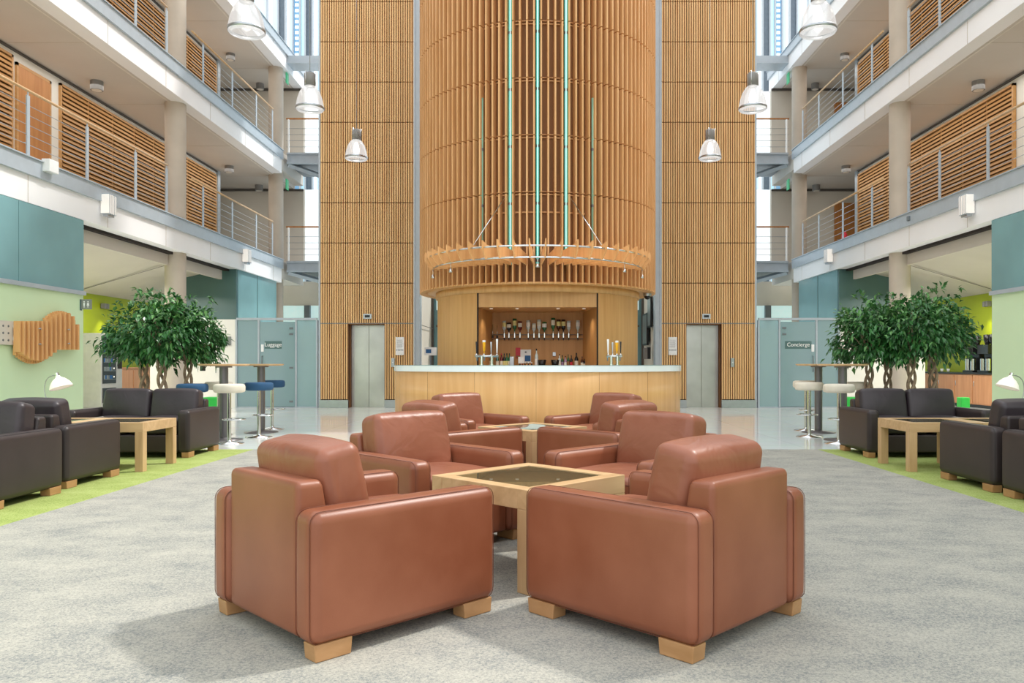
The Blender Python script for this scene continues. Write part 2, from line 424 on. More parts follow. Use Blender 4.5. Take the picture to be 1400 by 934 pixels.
# ------------------------------------------------------------------ armchairs and sofas
def make_seat(name, W, ncush, ma, mc, ms, label, cat, group):
    t = empty(name, label=label, cat=cat, group=group)
    D = .93; AT = .148; z0, z1 = .062, .572
    for s in (-1, 1):
        a = MB(); pp = MB(); cx = s * (W / 2 - AT / 2)
        a.rbox((cx, 0, (z0 + z1) / 2), (AT, D, z1 - z0), .048, 5, bulge=(.006, .004, .004), mid=8)
        # seam piping along both rounded faces
        for q in (-1, 1):
            x = cx + q * (AT / 2 - .022); hy = D / 2 + .0005 - .012; hz = (z1 - z0) / 2 - .012; cz = (z0 + z1) / 2; rr = .036; pts = []
            for (sy, sz, a0) in ((1, 1, 0), (-1, 1, PI / 2), (-1, -1, PI), (1, -1, 3 * PI / 2)):
                for k in range(5):
                    an = a0 + PI / 2 * k / 4
                    pts.append((x, sy * (hy - rr) + math.cos(an) * (rr + .010), cz + sz * (hz - rr) + math.sin(an) * (rr + .010)))
            pp.tube(pts, .0017, 5, closed=True)
        ao = a.build('armrest', ma, t); pp.build('piping', ms, ao)
    iw = W - 2 * AT
    b = MB()
    def slant(p, u, v, w_):
        p.y -= .055 * max(0, w_) * (v + 1) / 2       # front of the frame leans back at the top
        return p
    b.rbox((0, -D / 2 + .10, .062 + .305), (iw + .012, .17, .61), .03, 4, fn=slant, mid=6, bulge=(0, .004, .003))
    b.build('back_frame', ma, t)
    MB().rbox((0, .075, .17), (iw + .006, D - .21, .21), .02, 3, mid=4).build('seat_base', ma, t)
    cw = iw / ncush
    for i in range(ncush):
        cx = -iw / 2 + cw * (i + .5)
        sc = MB().rbox((cx, .12, .375), (cw - .008, .66, .17), .05, 5, bulge=(0, .008, .03), mid=8)
        sc.tube([(cx - cw / 2 + .03, .452, .42), (cx + cw / 2 - .03, .452, .42)], .003, 5, mat=1)
        sc.build('seat_cushion', [mc, ms], t)
        bc = MB(); pc = MB()
        def crown(p, u, v, w_, i=i):
            p.z += .010 * (1 - u * u) * max(0, w_)
            k = Vector((p.x * 3 + i * 5, p.y * 3, p.z * 4))
            if v > 0: p.y += .014 * noise.noise(k) * (1 - abs(u) ** 4)
            p.x *= 1 - .03 * max(0, w_)
            return p
        TM = Matrix.Translation((cx, -.215, .60)) @ Matrix.Rotation(math.radians(11), 4, 'X')
        bc.rbox((0, 0, 0), (cw - .004, .205, .40), .05, 6, bulge=(.0, .028, .004), mid=12, fn=crown, M4=TM)
        # top seams
        for q in (-1, 1):
            pts = []
            for k in range(17):
                u = -1 + 2 * k / 16
                x = u * (cw / 2 - .02) * .965; zz = .2 - .008 + .0128 * (1 - u * u) - (.012 if abs(u) > .95 else 0)
                pts.append(TM @ Vector((x, q * .075, zz)))
            pc.tube(pts, .0016, 5)
        bo = bc.build('back_cushion', mc, t); pc.build('piping', ms, bo)
    for sx in (-1, 1):
        for sy in (-1, 1):
            f = MB(); x = sx * (W / 2 - .055); y = sy * (D / 2 - .10)
            f.rbox((x, y, .034), (.085, .165, .066), .004, 1, flat=True,
                   fn=lambda p, u, v, w_: Vector((p.x * (1 - .0), p.y * (1 - .07 * (w_ < 0)), p.z)))
            f.build('foot', M['footwood'], t)
    return t
GA = 'tan leather armchairs around the two middle tables'
ch = make_seat('armchair', .90, 1, M['tan'], M['tan_c'], M['seam'],
               'tan leather armchair nearest the camera on the left, seen from behind', 'armchair', GA)
spots = [(-.835, 3.565, -45, None),
         (.58, 3.555, 45, 'tan leather armchair nearest the camera on the right, its back to us'),
         (-.72, 5.07, -135, 'tan leather armchair behind the front table on its left, facing the camera, wrinkled back cushion'),
         (.67, 5.05, 135, 'tan leather armchair behind the front table on its right, facing the camera'),
         (-.765, 6.90, -45, 'tan leather armchair with its back to us on the left of the rear oak table'),
         (.625, 6.92, 45, 'tan leather armchair with its back to us on the right of the rear oak table'),
         (-.72, 8.38, -135, 'farthest tan leather armchair on the left, closest to the bar counter'),
         (.70, 8.38, 135, 'farthest tan leather armchair on the right, closest to the bar counter')]
for i, (x, y, a, lb) in enumerate(spots):
    o = ch if i == 0 else copy_tree(ch)
    place(o, (x, y, .004), math.radians(a), lb)
GD = 'dark leather armchairs on the green carpets'
dk = make_seat('armchair', .90, 1, M['dark'], M['dark_c'], M['darkseam'],
               'dark brown leather armchair on the left green carpet, next to the oak tables, facing them', 'armchair', GD)
place(dk, (-4.69, 7.48, .004), 0)
for (x, y, a, lb) in [(-4.61, 6.38, 180, 'dark brown leather armchair cut by the left picture edge, back to back with another'),
                      (4.43, 7.28, 0, 'dark brown leather armchair on the right green carpet, next to the oak tables, facing them'),
                      (4.43, 6.24, 180, 'dark brown leather armchair cut by the right picture edge, back to back with another')]:
    place(copy_tree(dk), (x, y, .004), math.radians(a), lb)
sf = make_seat('sofa', 1.52, 2, M['dark'], M['dark_c'], M['darkseam'],
               'dark brown leather two-seat sofa on the left green carpet, under the ficus trees', 'sofa', 'dark leather sofas')
place(sf, (-4.94, 9.80, .004), PI)
place(copy_tree(sf), (4.72, 9.80, .004), PI, 'dark brown leather two-seat sofa on the right green carpet, under the ficus trees')

# ------------------------------------------------------------------ coffee tables
def make_table():
    t = empty('coffee_table', label='oak coffee table with glass top between the four nearest tan armchairs', cat='coffee table', group='oak coffee tables with glass tops')
    S = .76; h = S / 2; b = .085; zt = .515
    fr = MB()
    fr.bbox(-h, h, -h, -h + b, zt - .10, zt, .003); fr.bbox(-h, h, h - b, h, zt - .10, zt, .003)
    fr.bbox(-h, -h + b, -h + b, h - b, zt - .10, zt, .003); fr.bbox(h - b, h, -h + b, h - b, zt - .10, zt, .003)
    fr.build('table_frame', M['oak_x'], t)
    MB().box(-h + b, h - b, -h + b, h - b, zt - .012, zt - .004).build('glass_top', M['glasstop'], t)
    for sx in (-1, 1):
        for sy in (-1, 1):
            x = sx * (h - b / 2); y = sy * (h - b / 2)
            MB().bbox(x - b / 2, x + b / 2, y - b / 2, y + b / 2, 0, zt - .10, .003).build('leg', M['oak'], t)
    return t
tb = make_table(); place(tb, (-.05, 4.34, .004), math.radians(46))
for x, y, a, lb in [(-.05, 7.68, 45, 'oak coffee table with glass top between the four rear tan armchairs'),
                    (-4.51, 8.53, 0, 'oak coffee table before the left sofa, the one nearer the aisle'),
                    (-5.275, 8.53, 0, 'oak coffee table before the left sofa, nearer the wall and under the white lamp'),
                    (4.27, 8.53, 0, 'oak coffee table before the right sofa, the one nearer the aisle'),
                    (5.035, 8.53, 0, 'oak coffee table before the right sofa, nearer the wall and under the white lamp')]:
    place(copy_tree(tb), (x, y, .004), math.radians(a), lb)

# ------------------------------------------------------------------ table lamps
def make_lamp():
    t = empty('table_lamp', label='white glass lamp with curved metal arm on the left oak table', cat='lamp', group='white reading lamps')
    MB().cyl((0, 0, 0), .09, 0, .018, 28).build('base', M['alu'], t)
    pts = []
    for k in range(15):
        u = k / 14
        an = PI * 1.05 * u
        pts.append((-.075 + .005 - .06 * math.cos(PI * .9 * u) * 0, 0, 0) if 0 else (.06 - .13 * math.sin(u * PI * .5) if u < .5 else -.032 - .0 + (u - .5) * .3, 0, .018 + .52 * (u * 1.9 if u < .45 else .86 + .14 * math.sin((u - .45) / .55 * PI * .55))))
    P = [(.02, 0, .018), (.0, 0, .08), (-.06, 0, .20), (-.10, 0, .30), (-.115, 0, .40), (-.10, 0, .49), (-.06, 0, .545), (0, 0, .57), (.04, 0, .565)]
    Q = []
    for i in range(len(P) - 1):
        p0 = Vector(P[max(i - 1, 0)]); p1 = Vector(P[i]); p2 = Vector(P[i + 1]); p3 = Vector(P[min(i + 2, len(P) - 1)])
        for k in range(4):
            u = k / 4
            Q.append(.5 * ((2 * p1) + (-p0 + p2) * u + (2 * p0 - 5 * p1 + 4 * p2 - p3) * u * u + (-p0 + 3 * p1 - 3 * p2 + p3) * u ** 3))
    Q.append(Vector(P[-1]))
    MB().tube(Q, .006, 8).build('arm', M['alu'], t)
    R = Matrix.Translation((.055, 0, .56)) @ Matrix.Rotation(math.radians(-18), 4, 'Y')
    MB().lathe([(.022, .01), (.032, -.015), (.075, -.045), (.112, -.09), (.135, -.145), (.137, -.155), (.128, -.145), (.07, -.05), (.027, -.025)], seg=32, M4=R).build('lamp_shade', M['lampwhite'], t)
    MB().cyl((0, 0, 0), .024, -.012, .045, 16, M4=R).build('lamp_holder', M['chrome'], t)
    MB().lathe([(.001, -.12), (.02, -.11), (.03, -.085), (.02, -.05), (.012, -.02)], seg=12, M4=R).build('bulb', M['lampwhite'], t)
    return t
lp = make_lamp(); place(lp, (px(73, 8.6), 8.6, .516), 0, sc=(.86, .86, .86))
l2 = copy_tree(lp); place(l2, (px(1388, 8.6), 8.6, .516), math.radians(180), 'white glass lamp with curved metal arm on the right oak table', sc=(.86, .86, .86))

# ------------------------------------------------------------------ bar tables and stools
def make_bartable():
    t = empty('bar_table', label='tall round bar table on the left, nearest the dark sofa', cat='bar table', group='tall round bar tables')
    MB().lathe([(.0001, 1.10), (.33, 1.10), (.36, 1.115), (.36, 1.132), (.0001, 1.132)], seg=40).build('table_top', M['oak_x'], t)
    MB().cyl((0, 0, 0), .062, .02, 1.08, 24).build('pedestal', M['pedestal'], t)
    MB().cyl((0, 0, 0), .12, 1.078, 1.10, 24).build('top_bracket', M['pedestal'], t)
    MB().lathe([(.0001, .0), (.27, .0), (.27, .01), (.07, .03), (.06, .04)], seg=36).build('base', M['pedestal'], t)
    return t
bt = make_bartable(); place(bt, (px(306, 11.6), 11.6, 0))
for x, y, lb in [(px(357, 12.9), 12.9, 'tall round bar table on the left, the farther one beside the blue stools'),
                 (px(1152, 11.6), 11.6, 'tall round bar table on the right, nearest the dark sofa'),
                 (px(1119, 12.9), 12.9, 'tall round bar table on the right, the farther one before the glass door')]:
    place(copy_tree(bt), (x, y, 0), 0, lb)
def make_stool(name, m, lb, group):
    t = empty(name, label=lb, cat='bar stool', group=group)
    MB().lathe([(.0001, .725), (.17, .725), (.205, .735), (.215, .76), (.215, .81), (.205, .838), (.18, .848), (.0001, .852)], seg=36).build('seat', m, t)
    MB().cyl((0, 0, 0), .026, .02, .725, 20).build('pole', M['chrome'], t)
    MB().lathe([(.0001, 0), (.2, 0), (.2, .012), (.03, .035), (.028, .06)], seg=36).build('base', M['chrome'], t)
    f = MB()
    pts = [(.15 * math.cos(a) + .06, .15 * math.sin(a), .345) for a in [2 * PI * k / 28 for k in range(28)]]
    f.tube(pts, .010, 8, closed=True); f.tube([(0, 0, .345), (-.09, 0, .345)], .010, 8); f.cyl((0, 0, 0), .034, .325, .365, 16)
    f.build('footrest', M['chrome'], t)
    return t
sw = make_stool('bar_stool', M['cream'], 'cream round bar stool beside the left dark sofa', 'cream bar stools')
place(sw, (px(313.5, 11.05), 11.05, 0), math.radians(20))
for x, y, r, lb in [(px(299, 12.4), 12.4, 160, 'cream bar stool half hidden behind the nearest left bar table'),
                    (px(1106.5, 12.05), 12.05, 100, 'cream round bar stool on the right, the one nearest the glass door'),
                    (px(1147, 11.05), 11.05, 60, 'cream round bar stool standing against the right dark sofa'),
                    (px(1173, 12.3), 12.3, 200, 'cream bar stool half hidden behind the right sofa and bar table'),
                    (px(1102, 13.2), 13.2, 30, 'cream bar stool mostly hidden behind the cream stool nearest the right glass door')]:
    place(copy_tree(sw), (x, y, 0), math.radians(r), lb)
sb = make_stool('bar_stool', M['blue'], 'blue round bar stool right of the cream one on the left', 'blue bar stools')
place(sb, (px(354, 12.0), 12.0, 0), math.radians(10))
place(copy_tree(sb), (px(372, 13.5), 13.5, 0), math.radians(40), 'farthest blue bar stool, at the right end of the left tables')
place(copy_tree(sb), (px(263, 11.2), 11.2, 0), math.radians(140), 'blue bar stool behind the left dark sofa, only its seat showing')

# ------------------------------------------------------------------ ficus trees
def make_tree(seed, lean=0):
    rnd = random.Random(seed)
    t = empty('ficus_tree', cat='tree', group='potted ficus trees with braided trunks')
    MB().lathe([(.0001, .02), (.13, .02), (.15, 0), (.17, .38), (.185, .40), (.16, .40), (.155, .36), (.0001, .36)], seg=28).build('pot', M['pot'], t)
    tr = MB()
    for k in range(3):
        pts = []; rs = []
        for i in range(34):
            u = i / 33
            a = u * 9.5 + k * 2 * PI / 3
            rr = .056 - .008 * u
            pts.append((rr * math.cos(a) + .02 * math.sin(u * 3 + seed), rr * math.sin(a), .34 + 1.08 * u)); rs.append(.027 - .007 * u)
        tr.tube(pts, rs, 8)
    tr.build('braided_trunk', M['bark'], t)
    br = MB(); tips = []
    for k in range(22):
        a = rnd.uniform(0, 2 * PI); e = rnd.uniform(.1, 1.4); L = rnd.uniform(.3, .55)
        p0 = Vector((0, 0, 1.22 + rnd.uniform(-.08, .2)))
        d = Vector((math.cos(a) * math.cos(e), math.sin(a) * math.cos(e), math.sin(e)))
        p1 = p0 + d * L * .5 + Vector((0, 0, .05)); p2 = p0 + d * L + Vector((0, 0, .05))
        br.tube([p0, p1, p2], [.011, .007, .004], 5); tips.append(p2)
    br.build('branches', M['bark'], t)
    lf = MB(); lf.recalc = False
    C = Vector((0, 0, 1.57))
    clusters = []
    for k in range(84):
        # clusters over a flattened dome
        a = rnd.uniform(0, 2 * PI); v = rnd.uniform(-.75, 1); rr = rnd.uniform(.62, 1.0)
        sr = math.sqrt(max(0, 1 - v * v))
        c = C + Vector((math.cos(a) * sr * .56 * rr, math.sin(a) * sr * .56 * rr, v * .47 * rr))
        clusters.append((c, .13))
    for k in range(8):
        a = rnd.uniform(0, 2 * PI); q = rnd.uniform(.1, .4)
        clusters.append((C + Vector((math.cos(a) * q, math.sin(a) * q, rnd.uniform(.45, .66))), .05))
    for (c, sp_) in clusters:
        n = 28 if sp_ > .1 else 7
        for j in range(n):
            p = c + Vector((rnd.gauss(0, sp_ * .55), rnd.gauss(0, sp_ * .55), rnd.gauss(-.02, sp_ * .5)))
            out = (p - Vector((0, 0, 1.45))); out.normalize()
            d = (out * rnd.uniform(.4, 1) + Vector((rnd.uniform(-.6, .6), rnd.uniform(-.6, .6), rnd.uniform(-1.3, .1)))).normalized()
            L = rnd.uniform(.07, .12); W = L * rnd.uniform(.22, .3)
            side = d.cross(Vector((rnd.uniform(-.5, .5), rnd.uniform(-.5, .5), 1))).normalized()
            nn = side.cross(d).normalized()
            b = p; m1 = p + d * L * .4; tip = p + d * L - Vector((0, 0, .012))
            e1 = m1 + side * W + nn * W * .35; e2 = m1 - side * W + nn * W * .35
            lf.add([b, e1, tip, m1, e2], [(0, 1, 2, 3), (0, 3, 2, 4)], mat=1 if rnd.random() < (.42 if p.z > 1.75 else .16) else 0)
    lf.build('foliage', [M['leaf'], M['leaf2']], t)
    return t
tr1 = make_tree(1); tr2 = make_tree(2); tr3 = make_tree(3)
place(tr1, (px(196, 11.9), 11.9, 0), 0, 'braided ficus tree on the left, the one nearest the vending machine', (1, 1, 1.0))
place(tr2, (px(222, 11.6), 11.6, 0), 1, 'braided ficus tree on the left, middle of the three', (.98, .98, 1.02))
place(tr3, (px(257, 12.0), 12.0, 0), 2, 'braided ficus tree on the left, the one nearest the bar tables', (.95, .95, 1.0))
for x, y, src, r, sc, lb in [(1189, 12.0, tr1, 2.5, .98, 'braided ficus tree on the right, the one nearest the bar tables'),
                         (1213.5, 12.4, tr2, 4, .97, 'braided ficus tree on the right, second from the bar tables'),
                         (1247.5, 11.7, tr3, 5, 1.0, 'braided ficus tree on the right, third from the bar tables, by the concrete column'),
                         (1275, 12.0, tr1, .7, 1.03, 'braided ficus tree on the right, the one nearest the coffee machines')]:
    place(copy_tree(src), (px(x, y), y, 0), r, lb, (sc * .96, sc * .96, sc * 1.02))

# ------------------------------------------------------------------ central tower
CY = 17.5; R = 2.62
tw = empty('slatted_tower', (0, CY, 0), 0, 'round tower clad in vertical wooden fins above the bar', 'tower')
zb, ztop = 2.67, 13.2
joints = [zb, 3.31, 4.41, 5.51, 6.61, 7.71, 8.81, 9.91, 11.01, 12.11, ztop]
fm = MB()
for k in range(120):
    a = math.radians(1.5 + 3 * k)
    if math.sin(a) > .35: continue
    Mx = Matrix.Rotation(a, 4, 'Z')
    th = .016
    for i in range(len(joints) - 1):
        lo = joints[i] + (.011 if i else 0); hi = joints[i + 1] - .011
        if i == 0: hi = joints[1]
        if i == 1: lo = joints[1]
        fm.box(R - .17, R, -th, th, lo, hi, M4=Mx)
fm.build('fins', M['fin'], tw)
MB().lathe([(R - .20, zb + .35), (R - .20, ztop)], seg=96, a0=-PI * 1.05, a1=.05 * PI).build('core_wall', M['core'], tw)
rg = MB()
for z in joints[1:-1]:
    if z == 3.31: continue
    for dz in (-.015, .045):
        rg.lathe([(R - .19, z + dz), (R - .165, z + dz), (R - .165, z + dz + .02), (R - .19, z + dz + .02), (R - .19, z + dz)], seg=96, a0=-PI * 1.1, a1=.1 * PI, smooth=False)
rg.lathe([(R - .19, 4.05), (R - .165, 4.05), (R - .165, 4.08), (R - .19, 4.08), (R - .19, 4.05)], seg=96, a0=-PI * 1.1, a1=.1 * PI, smooth=False)
rg.build('ring_battens', M['fin'], tw)
MB().lathe([(2.15, zb + .02), (R - .02, zb + .0), (R - .02, zb + .03), (R - .2, zb + .06)], seg=96).build('soffit_ring', M['drum'], tw)
MB().lathe([(R - .19, zb + .01), (R - .19, zb + .36), (R - .21, zb + .36)], seg=96, a0=-PI * 1.05, a1=.05 * PI).build('lower_core', M['core'], tw)
for off, lo, hi, m1 in [(-37.5, 3.05, ztop, 0), (0, 3.05, ztop, 0), (39, 3.05, ztop, 0), (-77.5, 3.3, 6.32, 1), (77, 3.3, 6.32, 1)]:
    # tube angle so that it stands between fins
    r = R - .09
    x = off / F * 14.95; a = math.asin(x / r); y = -r * math.cos(a)
    g = MB()
    g.tube([(x, y, lo), (x, y, hi)], .032, 10, mat=0)
    if not m1: g.tube([(x, y - .034, lo), (x, y - .034, hi)], .008, 6, mat=1)
    for z in joints:
        if lo < z < hi: g.cyl((x, y, 0), .04, z - .22, z - .17, 12, mat=2)
    g.build('light_tube', [M['tealglass'] if m1 else M['tealglow'], M['tglow2'], M['steeldark']], tw)

# canopy
cn = empty('bar_canopy', (0, 16.0, 0), 0, 'half ring canopy of wooden blades and steel pipes hung above the bar', 'canopy')
for k in range(-12, 12):
    ph = math.radians((k + .5) * 7.3)
    d = Vector((math.sin(ph), -math.cos(ph), 0)); ro = 2.30
    # inner end at the tower surface
    rin = 0.3
    for q in range(400):
        p = Vector((0, 16.0, 0)) + d * (ro - q * .01)
        if math.hypot(p.x, p.y - CY) < R + .01: rin = ro - q * .01; break
    rin = min(rin, ro - .12)
    sd = Vector((math.cos(ph), math.sin(ph), 0)) * .011
    zt = 3.345
    prof = [(ro, zt), (ro, zt - .15), (ro - .12, zt - .32), (rin, zt - .32), (rin, zt - .12), (ro - .16, zt - .06)]
    vs = [d * r_ + Vector((0, 0, z_)) + sd for r_, z_ in prof] + [d * r_ + Vector((0, 0, z_)) - sd for r_, z_ in prof]
    n = len(prof)
    fs = [tuple(range(n)), tuple(reversed(range(n, 2 * n)))] + [(i, (i + 1) % n, n + (i + 1) % n, n + i) for i in range(n)]
    MB().add(vs, fs).build('blade', M['litblade'], cn)
def arc(r, z, a0=-88, a1=88, n=60): return [(r * math.sin(math.radians(a0 + (a1 - a0) * i / n)), -r * math.cos(math.radians(a0 + (a1 - a0) * i / n)), z) for i in range(n + 1)]
MB().tube(arc(2.25, 3.225), .017, 8).build('upper_pipe', M['chrome'], cn)
MB().tube(arc(2.13, 3.035, -86, 86), .019, 8).build('lower_pipe', M['chrome'], cn)
for s in (-1, 1):
    x0 = s * px(735 + 90.5, 14.1)
    c = MB(); xx = px(735 - 90, 14.2) * -s
    c.tube([(xx, -1.83, 3.24), (s * .64, -1.06, 4.31)], .009, 8)
    c.cyl((xx, -1.83, 0), .02, 3.18, 3.27, 10)
    c.build('stay_rod', M['chrome'], cn)
for a in (-80, -50, 0, 50, 80):
    x, y, z = 2.13 * math.sin(math.radians(a)), -2.13 * math.cos(math.radians(a)), 3.035
    sp_ = empty('spotlight', (x, 16 + y, z - .02), 0,
                {-80: 'small chrome spotlight at the far left end of the canopy pipe', -50: 'small chrome spotlight on the left curve of the canopy pipe',
                 0: 'small chrome spotlight at the front middle of the canopy pipe', 50: 'small chrome spotlight on the right curve of the canopy pipe',
                 80: 'small chrome spotlight at the far right end of the canopy pipe'}[a], 'spotlight', 'small spotlights on the canopy pipe')
    MB().tube([(0, 0, 0), (0, 0, -.10)], .006, 6).build('stem', M['chrome'], sp_)
    MB().lathe([(.0001, -.09), (.022, -.10), (.034, -.135), (.036, -.16), (.028, -.165), (.0001, -.15)], seg=16).build('lamp_head', M['chrome'], sp_)

# bar drum (under the tower)
dr = empty('bar_drum', (0, CY, 0), 0, 'round wood-veneered bar core with a lit niche under the tower', 'bar')
rd = 2.23; ha = math.asin(1.2 / rd)
dm = MB(); dm.lathe([(rd, 0), (rd, 2.56)], seg=80, a0=-PI / 2 + ha, a1=1.5 * PI - ha)
dm.build('drum_wall', M['drum'], dr)
MB().lathe([(rd, 2.55), (rd + .035, 2.55), (rd + .035, 2.70), (rd - .05, 2.70)], seg=96).build('header_band', M['drum'], dr)
yf = -math.sqrt(rd * rd - 1.44); yb = -.3
nm = MB()
nm.quad((-1.2, yf, 0), (-1.0, yb, 0), (-1.0, yb, 2.5), (-1.2, yf, 2.5)); nm.quad((1.2, yf, 0), (1.0, yb, 0), (1.0, yb, 2.5), (1.2, yf, 2.5))
nm.quad((-1.0, yb, 0), (1.0, yb, 0), (1.0, yb, 2.5), (-1.0, yb, 2.5))
nm.build('niche_lining', M['niche'], dr)
hd = MB(); hd.box(-1.2, 1.2, yf + .02, yf + .06, 2.27, 2.6); hd.box(-1.2, 1.2, yf + .06, yb, 2.27, 2.30)
hd.build('niche_header', M['drum'], dr)
fr = MB(); fr.box(-1.215, -1.185, yf - .01, yf + .03, 0, 2.56); fr.box(1.185, 1.215, yf - .01, yf + .03, 0, 2.56)
fr.build('niche_edge', M['gapdark'], dr)
for x in (-.95, -.42, .42, .95):
    MB().cyl((x, yf + .35, 0), .035, 2.255, 2.27, 14).build('downlight', M['lampwhite'], dr)
nm = MB(); nm.box(-1.05, 1.05, yb - .45, yb - .0, 1.0, 1.04); nm.box(-1.03, 1.03, yb - .43, yb, 0, 1.0)
nm.build('back_counter', M['niche'], dr)
for x in (-.95, -.42, .42, .95):
    l = bpy.data.lights.new('niche_spot', 'SPOT'); l.energy = 15; l.spot_size = math.radians(120); l.spot_blend = .8; l.shadow_soft_size = .03; l.color = (1, .88, .7)
    o = bpy.data.objects.new('niche_spot', l); COL.objects.link(o); o.location = (x * .92, CY + yf + .45, 2.24)

# counter
ct = empty('bar_counter', (0, CY, 0), 0, 'curved pale wood bar counter with white glass worktop', 'counter')
Rc = 3.17
A0, A1 = -PI / 2 - math.radians(98), -PI / 2 + math.radians(98)
cf = MB(); N = 90
cf.lathe([(Rc - .6, 0), (Rc - .02, 0), (Rc - .02, .98), (Rc - .6, .98)], seg=N, a0=A0, a1=A1)
cf.build('counter_front', M['counter'], ct)
for a in (-90.5, -68.5, -47, -112, -133, -25, -155):
    Mx = Matrix.Rotation(math.radians(a), 4, 'Z')
    MB().box(Rc - .03, Rc - .018, -.002, .002, .02, .975, M4=Mx).build('panel_joint', M['core'], ct)
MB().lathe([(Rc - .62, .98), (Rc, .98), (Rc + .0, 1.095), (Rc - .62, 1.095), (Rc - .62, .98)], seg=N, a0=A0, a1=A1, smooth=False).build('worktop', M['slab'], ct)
MB().lathe([(Rc - .62, 1.095), (Rc + .005, 1.095), (Rc + .005, 1.107), (Rc - .62, 1.107)], seg=N, a0=A0, a1=A1, smooth=False).build('glass_edge', M['frostl'], ct)

# bottles
def bottle(name, loc, h, r, mg, ml, lb, group, inv=False, cap=None, pour=False):
    t = empty(name, loc, 0, lb, 'bottle', group)
    P = [(.0001, 0), (r, 0), (r, h * .58), (r * .95, h * .64), (r * .35, h * .78), (r * .33, h * .97), (.0001, h * .97)]
    S = Matrix.Identity(4)
    if inv: S = Matrix.Translation((0, 0, h)) @ Matrix.Rotation(PI, 4, 'X')
    gb = MB().lathe(P, seg=16, M4=S).build('glass_body', mg, t)
    MB().lathe([(r * 1.02, h * .15), (r * 1.02, h * .48)], seg=16, M4=S).build('bottle_label', ml, gb)
    MB().lathe([(r * .38, h * .9), (r * .38, h), (.0001, h)], seg=12, M4=S).build('cap', cap or M['black'], t)
    return t
yw = CY + yb
op = empty('optic_rail', (0, yw - .10, 0), 0, 'chrome optic rail holding upside-down spirit bottles on the niche wall', 'rail')
o1 = MB()
for z in (pz(457.8, 17.1), pz(463.4, 17.1)):
    o1.tube([(px(672, 17.1), .0, z), (px(797, 17.1), .0, z)], .008, 8)
o1.build('rail_bar', M['steeldark'], op)
cols = ['clearbottle', 'blackbottle', 'tgreenglass', 'redbottle', 'clearbottle', 'clearbottle', 'clearbottle', 'tgreenglass', 'tgreenglass', 'brownbottle', 'blackbottle', 'clearbottle', 'clearbottle']
cn_ = {'clearbottle': 'clear', 'blackbottle': 'black', 'tgreenglass': 'green', 'redbottle': 'dark red', 'brownbottle': 'brown'}
lbls = ['labely', 'labelw', 'labely', 'labelw', 'paper', 'labelw', 'labelw', 'paper', 'labelw', 'labely', 'labely', 'paper', 'paper']
xs = [480, 515, 557, 597, 658, 700, 738, 778, 842, 882, 918, 958, 1025]; tops = [262, 275, 245, 265, 258, 280, 252, 270, 240, 252, 252, 262, 258]
ordn = ['leftmost', 'second from the left', 'third from the left', 'fourth from the left', 'fifth from the left', 'sixth from the left', 'middle, seventh either way',
        'sixth from the right', 'fifth from the right', 'fourth from the right', 'third from the right', 'second from the right', 'rightmost']
for i, x in enumerate(xs):
    zt = pz(390 + tops[i] / 5.385, 17.0); zbm = pz(390 + 352 / 5.385, 17.0)
    X = px(600 + x / 5.385, 17.0); h = zt - zbm
    bottle('spirit_bottle', (X, yw - .13, zbm), h, .044 if i not in (7, 1) else .05, M[cols[i]], M[lbls[i]],
           'upside-down %s bottle on the optic rail, %s' % (cn_[cols[i]], ordn[i]), 'upside-down spirit bottles on the optic rail', inv=True, cap=M['chrome'])
    ob = MB(); zz = zbm
    ob.cyl((X, yw - .13 - (yw - .10), 0), .024, zz - .035, zz, 12, mat=0); ob.cyl((X, -.03, 0), .028, zz - .10, zz - .035, 12, mat=1); ob.cyl((X, -.03, 0), .010, zz - .16, zz - .10, 10, mat=2)
    ob.build('optic_measure', [M['chrome'], M['chrome'], M['black']], op)
for x in (395, 428):
    X = px(600 + x / 5.385, 17.0)
    ob = MB(); ob.tube([(X, -.02, pz(444, 17)), (X, -.02, pz(465, 17))], .007, 8); ob.cyl((X, -.02, 0), .022, pz(462, 17), pz(459, 17), 12, mat=1)
    ob.build('empty_holder', [M['chrome'], M['black']], op)
ye = yw - .25
cb = [(680, 483, 'tgreenglass', 'labelw'), (685.5, 484, 'redbottle', 'labelw'), (689.5, 482, 'blackbottle', 'labely'), (693, 483.5, 'tgreenglass', 'labely'), (696.5, 484, 'tgreenglass', 'labelw'), (671, 484, 'blackbottle', 'labelw'), (664, 485, 'redbottle', 'labelw')]
nm_ = ['dark green wine bottle left of the red capped one on the back counter', 'wine bottle with red cap on the back counter', 'black wine bottle with cream label, middle of the wine row',
       'green wine bottle second from the box on the back counter', 'green wine bottle next to the grey box on the back counter', 'black wine bottle behind the beer taps', 'red wine bottle farthest left behind the beer taps']
for (x, y, g, l), lb in zip(cb, nm_):
    bottle('wine_bottle', (px(x, ye), ye, 1.04), .32, .034, M[g], M[l], lb, 'wine bottles on the back counter', cap=M['red'] if 'red cap' in lb else None)
bottle('gin_bottle', (px(733.5, ye), ye, 1.04), .42, .04, M['clearbottle'], M['paper'], 'tall clear bottle with dark neck alone in the middle of the back counter', None, cap=M['black'])
bottle('spirit_bottle', (px(788, ye), ye, 1.04), .33, .042, M['blackbottle'], M['labelw'], 'black bottle with round white label on the right of the back counter', None)
for x, h, g in ((796, .25, 'brownbottle'), (799.5, .2, 'blackbottle')):
    bottle('spirit_bottle', (px(x, ye), ye + .03, 1.04), h, .034, M[g], M['labelw'], 'short %s bottle at the right end of the back counter' % cn_[g], None)
